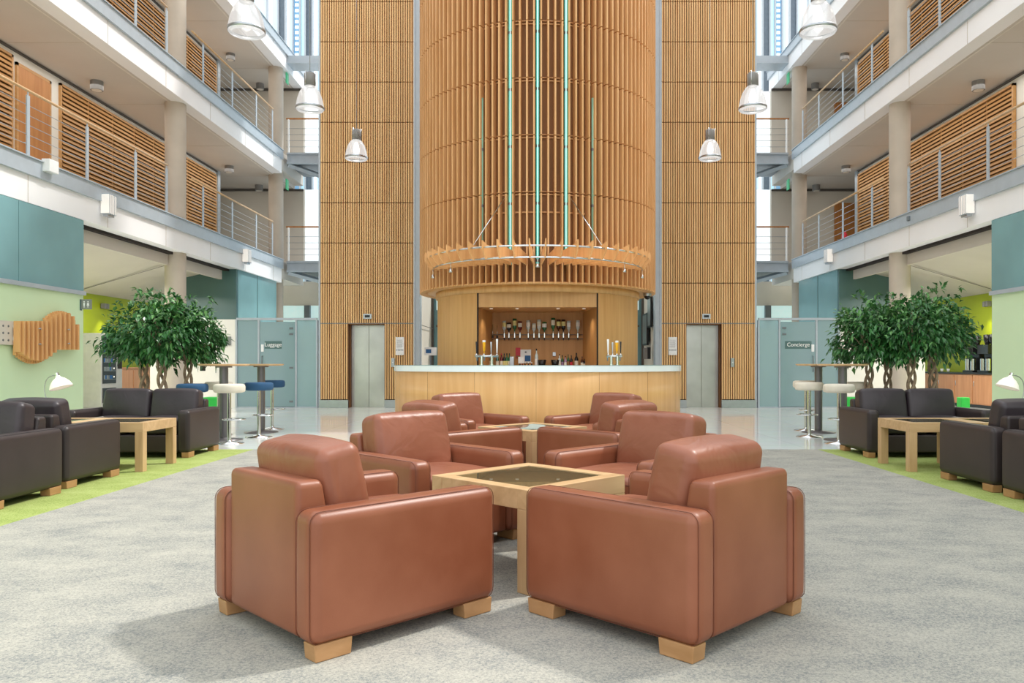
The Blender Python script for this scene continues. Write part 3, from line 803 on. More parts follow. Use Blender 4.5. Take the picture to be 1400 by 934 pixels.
for i, (x, y) in enumerate([(765, 482), (769, 480), (773, 478), (777, 480), (781, 483)]):
    bottle('mixer_bottle', (px(x, ye), ye + (.05 if i % 2 else -.04), 1.04), .30 - .02 * (i % 3), .03, M[['clearbottle', 'tgreenglass', 'flower', 'tgreenglass', 'blackbottle'][i]], M[['labelw', 'flower', 'labelw', 'footwood', 'red'][i]],
           ['clear bottle, first of the cluster right of the black bowls', 'green bottle with lilac label in the cluster', 'lilac bottle in the middle of the cluster', 'green bottle with tan label in the cluster', 'black bottle with red label ending the cluster'][i], None)
for i, x in enumerate((711, 714.5, 718, 722.5, 727)):
    t = empty('miniature_bottle', (px(x, ye), ye - .12, 1.04), 0, ['tiny dark jar under the posters, leftmost', 'tiny red jar under the posters', 'tiny black jar in the middle of the row', 'tiny brown jar fourth in the row', 'tiny black jar ending the row near the tall bottle'][i], 'jar', 'tiny jars on the back counter')
    MB().lathe([(.0001, 0), (.016, 0), (.016, .07), (.008, .09), (.008, .11), (.0001, .11)], seg=12).build('jar_body', M[['blackbottle', 'redbottle', 'blackbottle', 'brownbottle', 'blackbottle'][i]], t)
    MB().lathe([(.01, .105), (.01, .125), (.0001, .125)], seg=12).build('cap', M['white'], t)
for x, lb in ((741, 'black bowl beside the tall clear bottle'), (759, 'black bowl left of the bottle cluster')):
    tag(MB().lathe([(.0001, 0), (.06, .0), (.095, .18), (.085, .18), (.05, .02), (.0001, .02)], (px(x, ye), ye - .05, 1.04), 24).build('bowl', M['black']), lb, 'bowl', 'black bowls on the back counter')
b = MB(); X = px(700, ye); b.bbox(X - .045, X + .045, ye - .1, ye + .1, 1.04, 1.29, .004)
tag(b.build('carton_box', M['alu']), 'grey upright box beside the wine bottles', 'box')
b = MB(); X = px(758, ye); b.bbox(X - .035, X + .035, yw - .05, yw - .005, 1.30, 1.39, .004)
tag(b.build('card_reader', M['alu']), 'small silver socket box on the niche wall above the black bowl', 'box')
def poster(name, x0, x1, y0, y1, d, mats, lb, cat, extra=None):
    t = empty(name, (px((x0 + x1) / 2, d), d, pz(y1, d)), 0, lb, cat)
    W = px(x1, d) - px(x0, d); Hh = pz(y0, d) - pz(y1, d)
    MB().box(-W / 2, W / 2, -.004, .004, 0, Hh).build('sheet', mats, t)
    return t, W, Hh
p, W, Hh = poster('poster', 705, 711.5, 475.5, 490, yw - .02, M['red'], 'small red poster on the niche wall', 'poster')
MB().box(-W / 2 + .01, W / 2 - .01, -.007, -.004, .02, Hh * .25).build('photo_strip', M['core'], p)
text_mesh('lettering', 'WIFI', .035, M['paper'], p, (0, -.006, Hh * .7), (PI / 2, 0, 0)) if 0 else None
p, W, Hh = poster('poster', 711.5, 726, 478, 496, yw - .03, M['paper'], 'white poster with blue square on the niche wall', 'poster')
MB().box(-.02, W / 2 - .01, -.007, -.004, .03, Hh * .55).build('blue_square', M['navy'], p)
MB().lathe([(.0001, 0), (.022, 0)], (0, 0, 0), 16, M4=Matrix.Translation((0, -.006, Hh * .8)) @ Matrix.Rotation(PI / 2, 4, 'X')).build('round_emblem', M['steeldark'], p)
poster('price_card', 708.5, 716, 488, 497, yw - .3, M['paper'], 'small white card leaning before the posters', 'card')

# beer taps
def tap_unit(x, dep, lb):
    pass
def taps(xsl, handles, side, lb):
    d0 = CY - (Rc - .45); t = empty('beer_tap_rail', (0, 0, 0), 0, lb, 'beer taps')
    d = 14.75
    x0, x1 = px(xsl[0], d), px(xsl[-1], d)
    zz = pz(487, d)
    f = MB()
    f.tube([(x0 - .03, d, zz), (x1 + .03, d, zz)], .022, 12)
    n = 2
    for k in range(n):
        X = x0 + (x1 - x0) * (k + .5) / n
        f.cyl((X, d, 0), .028, 1.107, zz, 16); f.cyl((X, d, 0), .05, 1.107, 1.12, 16)
    f.build('rail', M['chrome'], t)
    for x, h in zip(xsl, handles):
        X = px(x, d)
        s = MB(); s.tube([(X, d, zz), (X, d + .06, zz + .02), (X, d + .1, zz), (X, d + .11, zz - .09)], [.016, .016, .014, .011], 10)
        s.tube([(X, d, zz), (X, d, zz + .05)], .012, 8)
        s.lathe([(.0001, 0), (.021, .008), (.024, .02), (.02, .034), (.0001, .04)], (X, d, zz + .005), 12)
        s.build('spout', M['chrome'], t)
        hb = MB(); kind, yt = h; z1 = pz(yt, d); z0 = zz + .05
        if kind == 'glass':
            hb.lathe([(.0001, z0), (.012, z0), (.013, z0 + .05), (.022, z0 + .05), (.030, z1 - .04), (.031, z1 - .035)], (X, d, 0), 16, mat=0)
            hb.lathe([(.031, z1 - .035), (.032, z1), (.0001, z1 + .005)], (X, d, 0), 16, mat=1)
            hb.build('pump_handle', [M['yellow'], M['paper']], t)
        else:
            hb.rbox((X, d, (z0 + z1) / 2), (.036 if kind != 'white' else .042, .02, z1 - z0), .009, 3, mid=3, fn=lambda p, u, v, w_: Vector((p.x * (.75 + .3 * w_), p.y, p.z)))
            hb.build('pump_handle', M['black'] if kind == 'black' else M['white'] if kind == 'white' else M['alu'], t)
taps([651.5, 661.8, 671.5, 679.5], [('black', 467), ('glass', 465.5), ('silver', 467.5), ('white', 463.5)], -1, 'chrome beer tap rail with four handles on the left of the bar')
taps([831.3, 837.5, 843.3, 848.5], [('white', 464), ('silver', 468), ('glass', 466), ('black', 467)], 1, 'chrome beer tap rail with four handles on the right of the bar')

# security dome camera below tower rim
sc_ = empty('dome_camera', (px(885, 17.0), 17.0, 2.66), 0, 'small dome security camera under the right rim of the tower', 'camera')
MB().cyl((0, 0, 0), .09, -.05, .01, 20).build('housing', M['alu'], sc_)
MB().lathe([(.075, -.05), (.065, -.09), (.035, -.12), (.0001, -.128)], seg=20).build('dome', M['black'], sc_)

# ------------------------------------------------------------------ behind the drum
g = MB(); g.box(-3.3, 3.3, 23.15, 23.2, 0, 3.6)
struct('window_1', g, M['teal'], 'teal glazing behind the bar', 'window')
g = MB(); g.box(-3.0, 3.0, 23.10, 23.14, pz(424, 23.1), 3.2)
struct('window_2', g, M['aquaglow'], 'bright upper pane behind the bar', 'window')
tj = MB()
for x in (-3.12, 3.12): tj.box(x - .04, x + .04, 23.0, 23.15, 0, 3.6)
tj.box(-3, 3, 23.02, 23.1, pz(446, 23.1) - .025, pz(446, 23.1) + .025)
struct('trim_1', tj, M['shadowgap'], 'dark frame of the glazing behind the bar', 'frame')
for y0, y1, z0_, z1_, lb in ((20.9, 21.5, 2.12, 3.0, 'tall narrow framed picture highest on the wall right of the bar'), (21.6, 22.5, 1.65, 2.55, 'tall narrow framed picture lower on the wall right of the bar')):
    t = empty('framed_picture', (3.06, y0, z0_), 0, lb, 'picture', 'framed pictures right of the bar')
    MB().bbox(-.03, .015, 0, y1 - y0, 0, z1_ - z0_, .004).build('frame', M['black'], t)
    MB().box(-.034, -.03, .05, y1 - y0 - .05, .05, z1_ - z0_ - .05).build('print', M['signgrey'], t)
d = 20.6
t = empty('till_screen', (px(588.5, d), d, 1.10), 0, 'small till monitor with blue picture left of the bar', 'monitor')
MB().bbox(-.16, .16, 0, .03, pz(486, d) - 1.10, pz(475, d) - 1.10, .004).build('display_frame', M['paper'], t)
MB().box(-.12, .02, -.004, 0, pz(483, d) - 1.10, pz(477.5, d) - 1.10).build('picture_area', M['navy'], t)
MB().box(-.02, .02, .01, .03, -1.10, .26).build('stand', M['steeldark'], t)
MB().bbox(-.12, .12, -.08, .1, -1.1, -1.08, .004).build('base', M['steeldark'], t)
t = empty('wall_box', (2.98, 21.2, pz(491, 21.3)), 0, 'grey and black box on the wall right of the bar', 'box')
MB().bbox(-.09, .0, -.08, .1, 0, .3, .005).build('housing', M['grey'], t)
MB().bbox(.0, .09, -.06, .1, 0, .32, .005).build('black_cover', M['black'], t)

# ------------------------------------------------------------------ lift shafts
def shaft(s):
    side = 'left' if s < 0 else 'right'
    xi, xo = 3.14 * s, 5.62 * s
    t = empty('lift_shaft', (0, 20, 0), 0, '%s lift shaft clad in fine vertical timber slats' % side, 'lift shaft', 'slatted lift shafts')
    a, b = min(xi, xo), max(xi, xo)
    # door opening  |x| 3.93..4.86
    d0, d1 = (-4.86, -3.93) if s < 0 else (3.85, 4.72)
    if s > 0: d0, d1 = 3.82, 4.72
    zh = 2.17
    bk = MB()
    bk.box(a, d0, .05, .12, .2, 14); bk.box(d1, b, .05, .12, .2, 14); bk.box(d0, d1, .05, .12, zh, 14)
    bk.box(a, a + .06, .12, 3.1, 0, 14, mat=1); bk.box(b - .06, b, .12, 3.1, 0, 14, mat=1)
    bk.box(a, b, 3.04, 3.1, 0, 14)
    bk.build('backing', [M['shaftback'], M['wallbeige']], t)
    q = MB(); xs0 = -3.085 if s < 0 else 3.075; q.box(xs0, xs0 + .01, .12, 3.1, 2.15, 2.165); q.build('panel_line', M['shadowgap'], t)
    rb = MB(); sl = MB()
    pitch = .0590; n = int((b - a - .06) / pitch); x = a + .05
    zz = [zh + 1.033 * k for k in range(0, 12)]
    for k in range(n):
        x0, x1 = x, x + .037; x += pitch
        for i in range(len(zz) - 1):
            sl.box(x0, x1, 0, .045, zz[i] + .010, zz[i + 1] - .010)
        if not (x1 > d0 and x0 < d1): sl.box(x0, x1, 0, .045, .22, zh - .012)
        if k % 3 == 0: rb.box(x1, x1 + .022, .035, .048, .22 if not (x1 + .02 > d0 and x0 < d1) else zh, 13.4)
    sl.build('slats', M['slatbright'], t); rb.build('red_strips', M['shaftred'], t)
    hj = MB()
    hj.box(a + .04, b - .04, .0, .05, zh - .012, zh + .010)
    hj.build('steel_transom', M['steeldark'], t)
    ed = MB(); ed.box(a, a + .045, -.02, .1, 0, 14); ed.box(b - .045, b, -.02, .1, 0, 14)
    if s < 0: ed.box(-3.14, -3.02, .0, .3, 0, 14)
    else: ed.box(3.02, 3.14, .0, .3, 0, 14)
    ed.build('corner_trim', M['steel'], t)
    MB().bbox(a + .02, d0, -.03, .05, 0, .2, .004).build('plinth', M['alu'], t); MB().bbox(d1, b - .02, -.03, .05, 0, .2, .004).build('plinth', M['alu'], t)
    rv = MB(); rv.box(d0 - .01, d0, -.01, .4, 0, zh); rv.box(d1, d1 + .01, -.01, .4, 0, zh); rv.box(d0, d1, -.01, .4, zh - .02, zh - .01)
    rv.build('door_reveal', M['core'], t)
    ld = empty('lift_door', (0, 20.3, 0), 0, 'brushed steel two-leaf lift door in the %s timber shaft' % side, 'lift door', 'brushed steel lift doors')
    m_ = (d0 + d1) / 2
    for q0, q1 in ((d0 + .01, m_ - .003), (m_ + .003, d1 - .01)):
        MB().bbox(q0, q1, 0, .04, 0.0, zh - .03, .003).build('door_leaf', M['brushed'], ld)
    MB().box(m_ - .004, m_ + .004, .01, .05, 0, zh - .03).build('door_gap', M['black'], ld)
    # indicator, call panel, notice
    xi_ = px(501.5, 19.9) if s < 0 else px(966.5, 19.9)
    it = empty('lift_indicator', (xi_, 19.99, pz(436, 19.95)), 0, 'small floor indicator above the %s lift door' % side, 'indicator', 'lift floor indicators')
    MB().bbox(-.11, .11, -.03, .01, 0, .13, .006).build('plate', M['alu'], it)
    MB().box(-.065, .065, -.034, -.03, .035, .095).build('dark_display', M['black'], it)
    xc = px(536.5, 19.9) if s < 0 else px(1002.5, 19.9)
    cp_ = empty('lift_call_panel', (xc, 19.99, pz(502, 19.95)), 0, 'slim steel call button panel beside the %s lift' % side, 'call panel', 'lift call button panels')
    MB().bbox(-.045, .045, -.03, .01, 0, .23, .006).build('plate', M['alu'], cp_)
    MB().cyl((0, 0, 0), .014, 0, .01, 12, M4=Matrix.Translation((0, -.03, .12)) @ Matrix.Rotation(PI / 2, 4, 'X')).build('button', M['white'], cp_)
    xn = px(546, 19.9) if s < 0 else px(920.5, 19.9)
    nn = empty('notice_board', (xn, 19.99, pz(485.5, 19.95)), 0, 'white notice plate beside the %s lift door' % side, 'notice', 'white notices beside the lifts')
    MB().bbox(-.11, .11, -.02, .01, 0, .46, .004).build('plate', M['paper'], nn)
    q = MB()
    for k in range(5): q.box(-.09 + k * .038, -.065 + k * .038, -.023, -.02, .115, .14)
    for k in range(7): q.box(-.085, .06 + .02 * (k % 2), -.0225, -.02, .20 + k * .03, .205 + k * .03)
    q.build('printed_lines', M['steeldark'], nn)
shaft(-1); shaft(1)

# ------------------------------------------------------------------ side galleries
XF = 8.25; XB = 10.24
Z1, Z2, Z3 = 4.49, 8.03, 11.57
COLY = [-9.9 + 7.1 * k for k in range(0)] 
colys = [4.3, 11.4 - 0.0, 18.5, 25.6]
sd_ = {-1: 'left', 1: 'right'}
for s in (-1, 1):
    side = sd_[s]
    def X(a, b): return (min(s * a, s * b), max(s * a, s * b))
    # concrete columns
    for y, nm in ((11.3, 'just outside the picture'), (18.5, 'nearer'), (25.6, 'farther')):
        if y == 11.3: continue
        t = MB()
        zz = [(0, Z1 - .7), (Z1 - .72, Z2 - .7), (Z2 - .72, Z3 - .7)]
        t.lathe([(.235, 0), (.235, Z3 - .6)], (s * 8.6, y, 0), 32)
        for z in (Z1, Z2): t.lathe([(.238, z + .01), (.238, z + .03)], (s * 8.6, y, 0), 32)
        tag(t.build('concrete_column', M['concrete']), '%s round concrete column on the %s side, rising through both galleries' % (nm, side), 'column', 'round concrete columns')
    # slabs
    for lv, (z, ye_, nm) in enumerate(((Z1, 25.2, 'first'), (Z2, 25.2, 'second'), (Z3, 27.9, 'third'))):
        a, b = X(XF + .03, XF + .35)
        f = MB(); f.box(a, b, -1, ye_, z - .735, z - .05)
        # fascia joints
        struct('trim_%d' % (10 + lv + (0 if s < 0 else 5)), f, M['fascia'], 'white fascia of the %s %s-floor gallery' % (side, nm), 'fascia')
        j = MB()
        for k in range(12):
            yy = .9 + 2.35 * k
            if yy < ye_ - .3: a_, b_ = X(XF + .026, XF + .032); j.box(a_, b_, yy, yy + .008, z - .735, z - .29)
        j.build('fascia_joints', M['concrete']).parent = COL.objects[-1] if 0 else None
        jo = COL.objects[-1]; jo.name = 'trim_%d' % (20 + lv + (0 if s < 0 else 5)); jo['kind'] = 'structure'
        a, b = X(XF - .02, XF + .06)
        st = MB(); st.box(a, b, -1, ye_ + .02, z - .28, z)
        a, b = X(XF - .05, XF + .1); st.box(a, b, -1, ye_ + .02, z - .01, z + .01)
        a, b = X(XF - .03, XF + .06); st.box(a, b, -1, ye_ + .02, z - .285, z - .27)
        struct('trim_%d' % (30 + lv + (0 if s < 0 else 5)), st, M['steel'], 'blue-grey steel edge beam of the %s %s-floor gallery' % (side, nm), 'beam')
        yend = 27.6
        if lv > 0:
            a, b = X(XF + .35, 12.5)
            struct('ceiling' if (s < 0 and lv == 1) else 'ceiling.%03d' % (lv + (0 if s < 0 else 4)), MB().box(a, b, -1, yend, z - .73, z - .6), M['soffit'], 'plaster soffit above the %s gallery, level %d' % (side, lv), 'ceiling')
            jm = MB(); a, b = X(8.66, 8.70); jm.box(a, b, -1, yend, z - .736, z - .729)
            for k in range(9):
                a, b = X(8.3, 10.24); jm.box(a, b, .75 + 3.55 * k, .758 + 3.55 * k, z - .7345, z - .729, mat=1)
            o = jm.build('trim_%d' % (40 + lv + (0 if s < 0 else 5)), [M['joint'], M['concrete']]); o['kind'] = 'structure'
        a, b = X(XF + .05, 12.5)
        struct('floor.%03d' % (10 + lv + (0 if s < 0 else 4)), MB().box(a, b, -1, yend, z - .6 if lv else z - .6, z - .02), M['soffit'], 'gallery floor slab, %s side, level %d' % (side, lv + 1), 'floor')
    # back walls, doors, louvres
    for lv, z in ((0, Z1), (1, Z2)):
        nm = ('first', 'second')[lv]; zc = z + 2.80
        a, b = X(XB, XB + .1)
        wl = MB(); wl.box(a, b, -1, 24.9, z, zc)
        struct('wall_%s' % side if lv == 0 else 'wall_%s.001' % side, wl, M['wallwhite'], 'white back wall of the %s %s-floor gallery' % (side, nm), 'wall')
        a, b = X(XB - .03, XB + .02)
        o = MB().box(a, b, -1, 24.9, zc - .05, zc - .005).build('trim_%d' % (50 + lv + (0 if s < 0 else 2)), M['shadowgap']); o['kind'] = 'structure'
        a, b = X(XF, 13)
        struct('wall_end_%s' % side if lv == 0 else 'wall_end_%s.001' % side, MB().box(a, b, 27.5, 27.6, z, zc), M['wallbeige'], 'end wall of the %s %s-floor gallery' % (side, nm), 'wall')
        a, b = X(XF, 13)
        o = MB().box(a, b, 27.44, 27.5, zc - .07, zc).build('trim_%d' % (60 + lv + (0 if s < 0 else 2)), M['shadowgap']); o['kind'] = 'structure'
        a, b = X(12.5, 12.6)
        struct('wall_recess_%s' % side if lv == 0 else 'wall_recess_%s.001' % side, MB().box(a, b, 24.9, 27.5, z, zc), M['wallbeige'], 'recess wall at the far end of the %s %s-floor gallery' % (side, nm), 'wall')
        a, b = X(XB, 12.5)
        struct('wall_return_%s' % side if lv == 0 else 'wall_return_%s.001' % side, MB().box(a, b, 24.86, 24.9, z, zc), M['wallwhite'], 'return wall of the %s %s-floor gallery' % (side, nm), 'wall')
        for (y0, n, tail) in ((16.7, 8, 'farther along, beside the column'), (7.1, 8, 'nearer, running out of the picture')):
            if s > 0 and y0 < 10: y0 = 6.2
            t = empty('louvre_screen', (s * (XB - .03), y0, z + .1), 0, 'timber slat screen on the %s %s-floor gallery wall, %s' % (side, nm, tail), 'louvre screen', 'timber slat screens on the gallery walls')
            for k in range(n):
                m_ = MB()
                q = 26; Hh = 2.46
                for i in range(q):
                    zz = .03 + i * Hh / q
                    a, b = X(.0, .045)
                    Mx = Matrix.Translation((-s * .02, 0, zz + .035)) @ Matrix.Rotation(s * math.radians(28), 4, 'Y')
                    m_.box(-.008, .008, k * 1.0 + .012, k * 1.0 + .988, -.040, .040, M4=Mx)
                m_.box(-.012, .012, k * 1.0 - .012, k * 1.0 + .012, 0, Hh + .05)
                m_.build('louvre_panel', M['louvre'], t)
            m_ = MB(); m_.box(-.05, .02, -.05, -.0, 0, 2.55); m_.box(-.05, .02, n, n + .05, 0, 2.55); m_.box(-.05, .02, -.05, n + .05, 2.5, 2.55)
            m_.build('frame', M['louvre'], t)
            m_ = MB(); m_.box(.025 if s > 0 else -.03, .03 if s > 0 else -.025, 0, n, 0, 2.5); m_.build('dark_backing', M['louvreback'], t)
        # timber door on left galleries
        if s < 0 and lv == 0:
            t = empty('door_1', (s * (XB - .02), 15.25, z), 0, 'timber door between slat screens on the left first-floor gallery', 'door'); t['kind'] = 'structure'
            MB().bbox(-.02, .03, .05, 1.03, 0, 2.5, .004).build('door_panel', M['doorwood'], t)
            m_ = MB(); m_.box(-.04, .03, 0, .05, 0, 2.56); m_.box(-.04, .03, 1.03, 1.08, 0, 2.56); m_.box(-.04, .03, 0, 1.08, 2.5, 2.56)
            m_.build('door_frame', M['louvre'], t)
            m_ = MB(); m_.tube([(.03, .15, 1.02), (.08, .15, 1.02), (.08, .28, 1.02)], .01, 8); m_.build('door_handle', M['alu'], t)
        if s > 0:
            t = empty('door_%d' % (2 + lv), (s * 10.9, 27.4, z), 0, 'timber door in the end recess of the right %s-floor gallery' % nm, 'door'); t['kind'] = 'structure'
            MB().bbox(-.45, .45, 0, .06, 0, 2.3, .004).build('door_panel', M['doorwood'], t)
            m_ = MB(); m_.tube([(-.36, .0, 1.0), (-.36, -.05, 1.0), (-.24, -.05, 1.0)], .01, 8); m_.build('door_handle', M['alu'], t)
        # door jamb at end of the louvres + card reader
        a, b = X(XB - .06, XB + .06)
        o = MB().box(a, b, 24.82, 25.0, z, zc).build('trim_%d' % (70 + lv + (0 if s < 0 else 2)), M['steel']); o['kind'] = 'structure'
        # railings
        for (ys, tail) in (([7.6, 9.3, 11.0, 12.7, 14.37, 16.1, 17.45], 'near run'), ([19.35, 21.2, 23.0, 24.4], 'far run')):
            t = empty('balustrade', (s * (XF + .06), ys[0], z), 0, 'steel railing with wooden handrail on the %s %s-floor gallery, %s' % (side, nm, 'between the columns' if tail == 'far run' else 'nearer side of the column'), 'railing', 'gallery railings')
            L = ys[-1] - ys[0]; e0 = -.9 if tail != 'far run' else -.62; e1 = L + (.02)
            MB().tube([(0, e0, 1.10), (0, e1, 1.10)], .024, 10).build('handrail', M['oak_x'], t)
            for zz in (.22, .38, .54, .70, .86):
                MB().tube([(0, e0, zz), (0, e1, zz)], .006, 6).build('cable', M['alu'], t)
            for y in ys:
                m_ = MB(); m_.box(-.012, .012, y - ys[0] - .035, y - ys[0] + .035, -.2, 1.02); m_.box(-.006, .006, y - ys[0] - .01, y - ys[0] + .01, 1.02, 1.09)
                m_.build('post', M['steel'], t)
        # footbridge to the lift shaft
        t = empty('footbridge', (0, 25.8, z), 0, '%s-floor footbridge from the %s gallery to the lift shaft' % (nm, side), 'footbridge', 'steel footbridges')
        a, b = X(5.7, XF - .05)
        m_ = MB(); m_.box(a, b, -.3, 1.6, -.30, -.06); m_.box(a, b, -.36, 1.66, -.06, 0.0); m_.box(a, b, -.36, -.26, -.36, -.30)
        m_.build('deck', M['steel'], t)
        m_ = MB(); m_.box(a, b, -.25, 1.55, -.34, -.301); m_.build('underside', M['steeldark'], t)
        a, b = X(5.5, XF - .02)
        MB().tube([(a, -.3, 1.12), (b, -.3, 1.12)], .026, 10).build('handrail', M['doorwood'], t)
        for zz in (.2, .4, .6, .8): MB().tube([(a, -.3, zz), (b, -.3, zz)], .007, 6).build('cable', M['alu'], t)
        MB().box(s * 8.15 - .02, s * 8.15 + .02, -.33, -.27, 0, 1.1).build('post', M['white'], t)
        # white wall beyond bridge
        a, b = X(5.2, 8.25)
        zlo, zhi = (z - .0, z + 2.9)
        w_ = MB(); w_.box(min(s * 8.36, s * 9.4), max(s * 8.36, s * 9.4), 28.0, 28.1, zlo, zhi)
        struct('wall_stair_%s' % side if lv == 0 else 'wall_stair_%s.001' % side, w_, M['wallbeige'], 'pier beyond the %s %s-floor bridge' % (side, nm), 'wall')
        w_ = MB(); w_.box(min(s * 7.3, s * 8.36), max(s * 7.3, s * 8.36), 28.02, 28.08, zlo, zhi)
        struct('window_%d' % (10 + lv + (0 if s < 0 else 2)), w_, M['whiteglow'], 'white wall panel, its brightness a glow, beyond the %s %s-floor bridge' % (side, nm), 'window')  # glowing surface stands in for a brightly lit white wall
        # exit sign near the column
        t = empty('exit_sign', (s * 8.36, 26.0, z + 2.45), 0, 'green exit sign by the farther column, %s %s-floor gallery' % (side, nm), 'sign', 'green exit signs')
        MB().bbox(-.015, .015, -.12, .12, 0, .34, .004).build('sign_plate', M['exitgreen'], t)
        MB().tube([(0, 0, .34), (0, 0, .36)], .01, 6).build('hanger', M['alu'], t)
    # ceiling of third bridge
    a, b = X(5.5, XF + .3)
    o = MB().box(a, b, 25.7, 26.4, 11.05, 11.3).build('footbridge', M['steel'])
    tag(o, 'high steel bridge beam beside the %s lift shaft, at the top of the picture' % side, 'beam', 'high bridge beams')
    # raking steel under bridges
    for z in (Z1, Z2):
        m_ = MB(); m_.tube([(s * 8.2, 25.6, z - .35), (s * 5.6, 27.4, z - 1.0)], .09, 4)
        tag(m_.build('steel_strut', M['steel']), 'raking steel strut under the %s %s-floor footbridge' % (side, 'first' if z == Z1 else 'second'), 'strut', 'raking steel struts')
    # ceiling downlights
    for z, yy in ((Z2 - .73, (13.4, 17.0, 20.6, 24.3, 26.9)), (Z3 - .73, (20.6, 24.4, 27.0))):
        for y in yy:
            t = empty('ceiling_light', (s * 9.62, y, z), 0, 'grey drum ceiling light over the %s %s-floor gallery, %s' % (side, 'first' if z < 9 else 'second',
                {13.4: 'nearest', 17.0: 'before the near column', 20.6: 'behind the near column', 24.3: 'before the far column', 24.4: 'before the far column', 26.9: 'at the far end', 27.0: 'at the far end'}[y]), 'ceiling light', 'grey drum ceiling lights')
            MB().cyl((0, 0, 0), .13, -.20, .0, 24).build('drum', M['grey'], t)
            MB().cyl((0, 0, 0), .10, -.205, -.195, 24).build('lens', M['joint'], t)
    # fascia lamps
    for y, z, nm in ((14.84, 4.0, 'nearer'), (21.9, 4.0, 'farther')):
        t = empty('wall_light', (s * XF, y, z - .02), 0, '%s white slatted wall light on the %s first-floor fascia' % (nm, side), 'wall light', 'slatted wall lights on the fascias')
        a, b = X(-.0, -.16) if 0 else (min(0, -s * .16), max(0, -s * .16))
        MB().bbox(a, b, -.14, .14, 0, .36, .01).build('diffuser', M['lampwhite'], t)
        m_ = MB()
        for k in range(5): m_.box(a - .004, b + .004, -.145, .145, .0 + k * .085, .012 + k * .085) if 0 else m_.box(a - .006, b + .006, -.13 + k * .058, -.12 + k * .058, -.01, .37)
        m_.build('bars', M['steel'], t)
        MB().box(a + .03, b - .03, -.1, .1, -.05, 0).build('lower_plate', M['alu'], t)
    # sensor box
    if s < 0:
        t = MB().bbox(s * XF, s * XF + .14, 12.95, 13.2, 4.34, 4.55, .008)
        tag(t.build('sensor_box', M['white']), 'white sensor box on the left steel edge beam', 'sensor box')
    else:
        t = MB().bbox(s * XF - .06, s * XF, 21.2 - 4, 21.3 - 4, 4.3, 4.4, .008)
        tag(t.build('sensor_box', M['steeldark']), 'small junction box on the right steel edge beam', 'junction box')
    # ---------------- ground floor walls
    ya = 14.18
    a, b = X(XF + .02, XF + .14)
    struct('wall_%s_lower' % side, MB().box(a, b, -1, ya, 0, 2.40), M['green'], 'pale green wall on the %s, ground floor' % side, 'wall')
    tm = MB()
    ys = [ya - 1.78 * k for k in range(9)]
    for k in range(8):
        a, b = X(XF + .01, XF + .14)
        tm.box(a, b, ys[k + 1] + .006, ys[k] - .006, 2.44, 3.74)
    struct('trim_%d' % (80 if s < 0 else 81), tm, M['teal'], 'teal glazed panels above the %s green wall' % side, 'panels')
    a, b = X(XF - .03, XF + .14)
    tm = MB(); tm.box(a, b, -1, ya + .01, 2.38, 2.45)
    o = tm.build('trim_%d' % (82 if s < 0 else 83), M['steel']); o['kind'] = 'structure'
    # lime wall
    a, b = X(12, 12.1)
    struct('wall_lime_%s' % side, MB().box(a, b, 10, 27, 0, 3.1), M['lime'], 'lime green wall of the %s side room' % side, 'wall')
    # side room ceiling (sloped)
    cm = MB(); cm.add([(s * (XF + .3), 10, 3.80), (s * (XF + .3), 25.5, 3.80), (s * 12.05, 25.5, 3.0), (s * 12.05, 10, 3.0), (s * (XF + .3), 10, 3.85), (s * (XF + .3), 25.5, 3.85), (s * 12.05, 25.5, 3.05), (s * 12.05, 10, 3.05)],
                      [(0, 1, 2, 3), (4, 5, 6, 7), (0, 1, 5, 4), (2, 3, 7, 6), (0, 3, 7, 4), (1, 2, 6, 5)])
    struct('ceiling.%03d' % (20 if s < 0 else 21), cm, M['soffit'], 'sloping ceiling of the %s side room' % side, 'ceiling')
    jm = MB()
    for y in (16.6, 20.2):
        jm.add([(s * 8.6, y - 1, 3.728), (s * 12, y, 3.005), (s * 12, y + .04, 3.005), (s * 8.6, y - .96, 3.728)], [(0, 1, 2, 3)])
    o = jm.build('trim_%d' % (84 if s < 0 else 85), M['shadowgap']); o['kind'] = 'structure'
    a, b = X(XF + .3, XF + .42)
    o = MB().box(a, b, 10, 25.2, 3.70, 3.78).build('trim_%d' % (86 if s < 0 else 87), M['gapdark']); o['kind'] = 'structure'
    # inner bulkhead
    a, b = X(XF + .42, XF + .5)
    o = MB().box(a, b, 14, 21.4, 3.45, 3.8).build('trim_%d' % (88 if s < 0 else 89), M['soffit']); o['kind'] = 'structure'
    # white box room, teal box above
    a, b = X(7.75, 12)
    wb = MB(); wb.box(min(s * 7.75, s * 9.95), max(s * 7.75, s * 9.95), 20.0, 20.1, 0, 2.27)
    wb.box(*X(7.75, 7.83), 20.1, 24, 0, 2.27); 
    struct('wall_white_%s' % side, wb, M['wallwhite'], 'white box room wall beside the %s glass partition' % side, 'wall')
    tb_ = MB()
    tb_.box(*X(8.35, 8.45), 21.7, 24.9, 2.27, 3.76)
    struct('wall_teal_%s' % side, tb_, M['teal'], 'teal panelled box above the %s partition, side face' % side, 'wall')
    tb_ = MB(); tb_.box(*X(8.36, 10.25), 21.6, 21.7, 2.27, 3.76)
    struct('wall_teal_%s.001' % side, tb_, M['tealdark'], 'dark teal front of the box above the %s white wall' % side, 'wall')
    o = MB().box(*X(8.34, 8.36), 23.2, 23.22, 2.27, 3.76).build('trim_%d' % (90 if s < 0 else 91), M['tealdark']); o['kind'] = 'structure'
    # wall under bridge
    rr = MB(); rr.box(*X(5.2, 9.5), 28.0, 28.1, pz(418, 28), pz(385, 28))
    struct('wall_far_%s' % side, rr, M['wallbeige'], 'grey wall under the %s first-floor footbridge' % side, 'wall')
    rr = MB(); rr.box(*X(5.2, 9.5), 28.02, 28.08, 0, pz(418, 28))
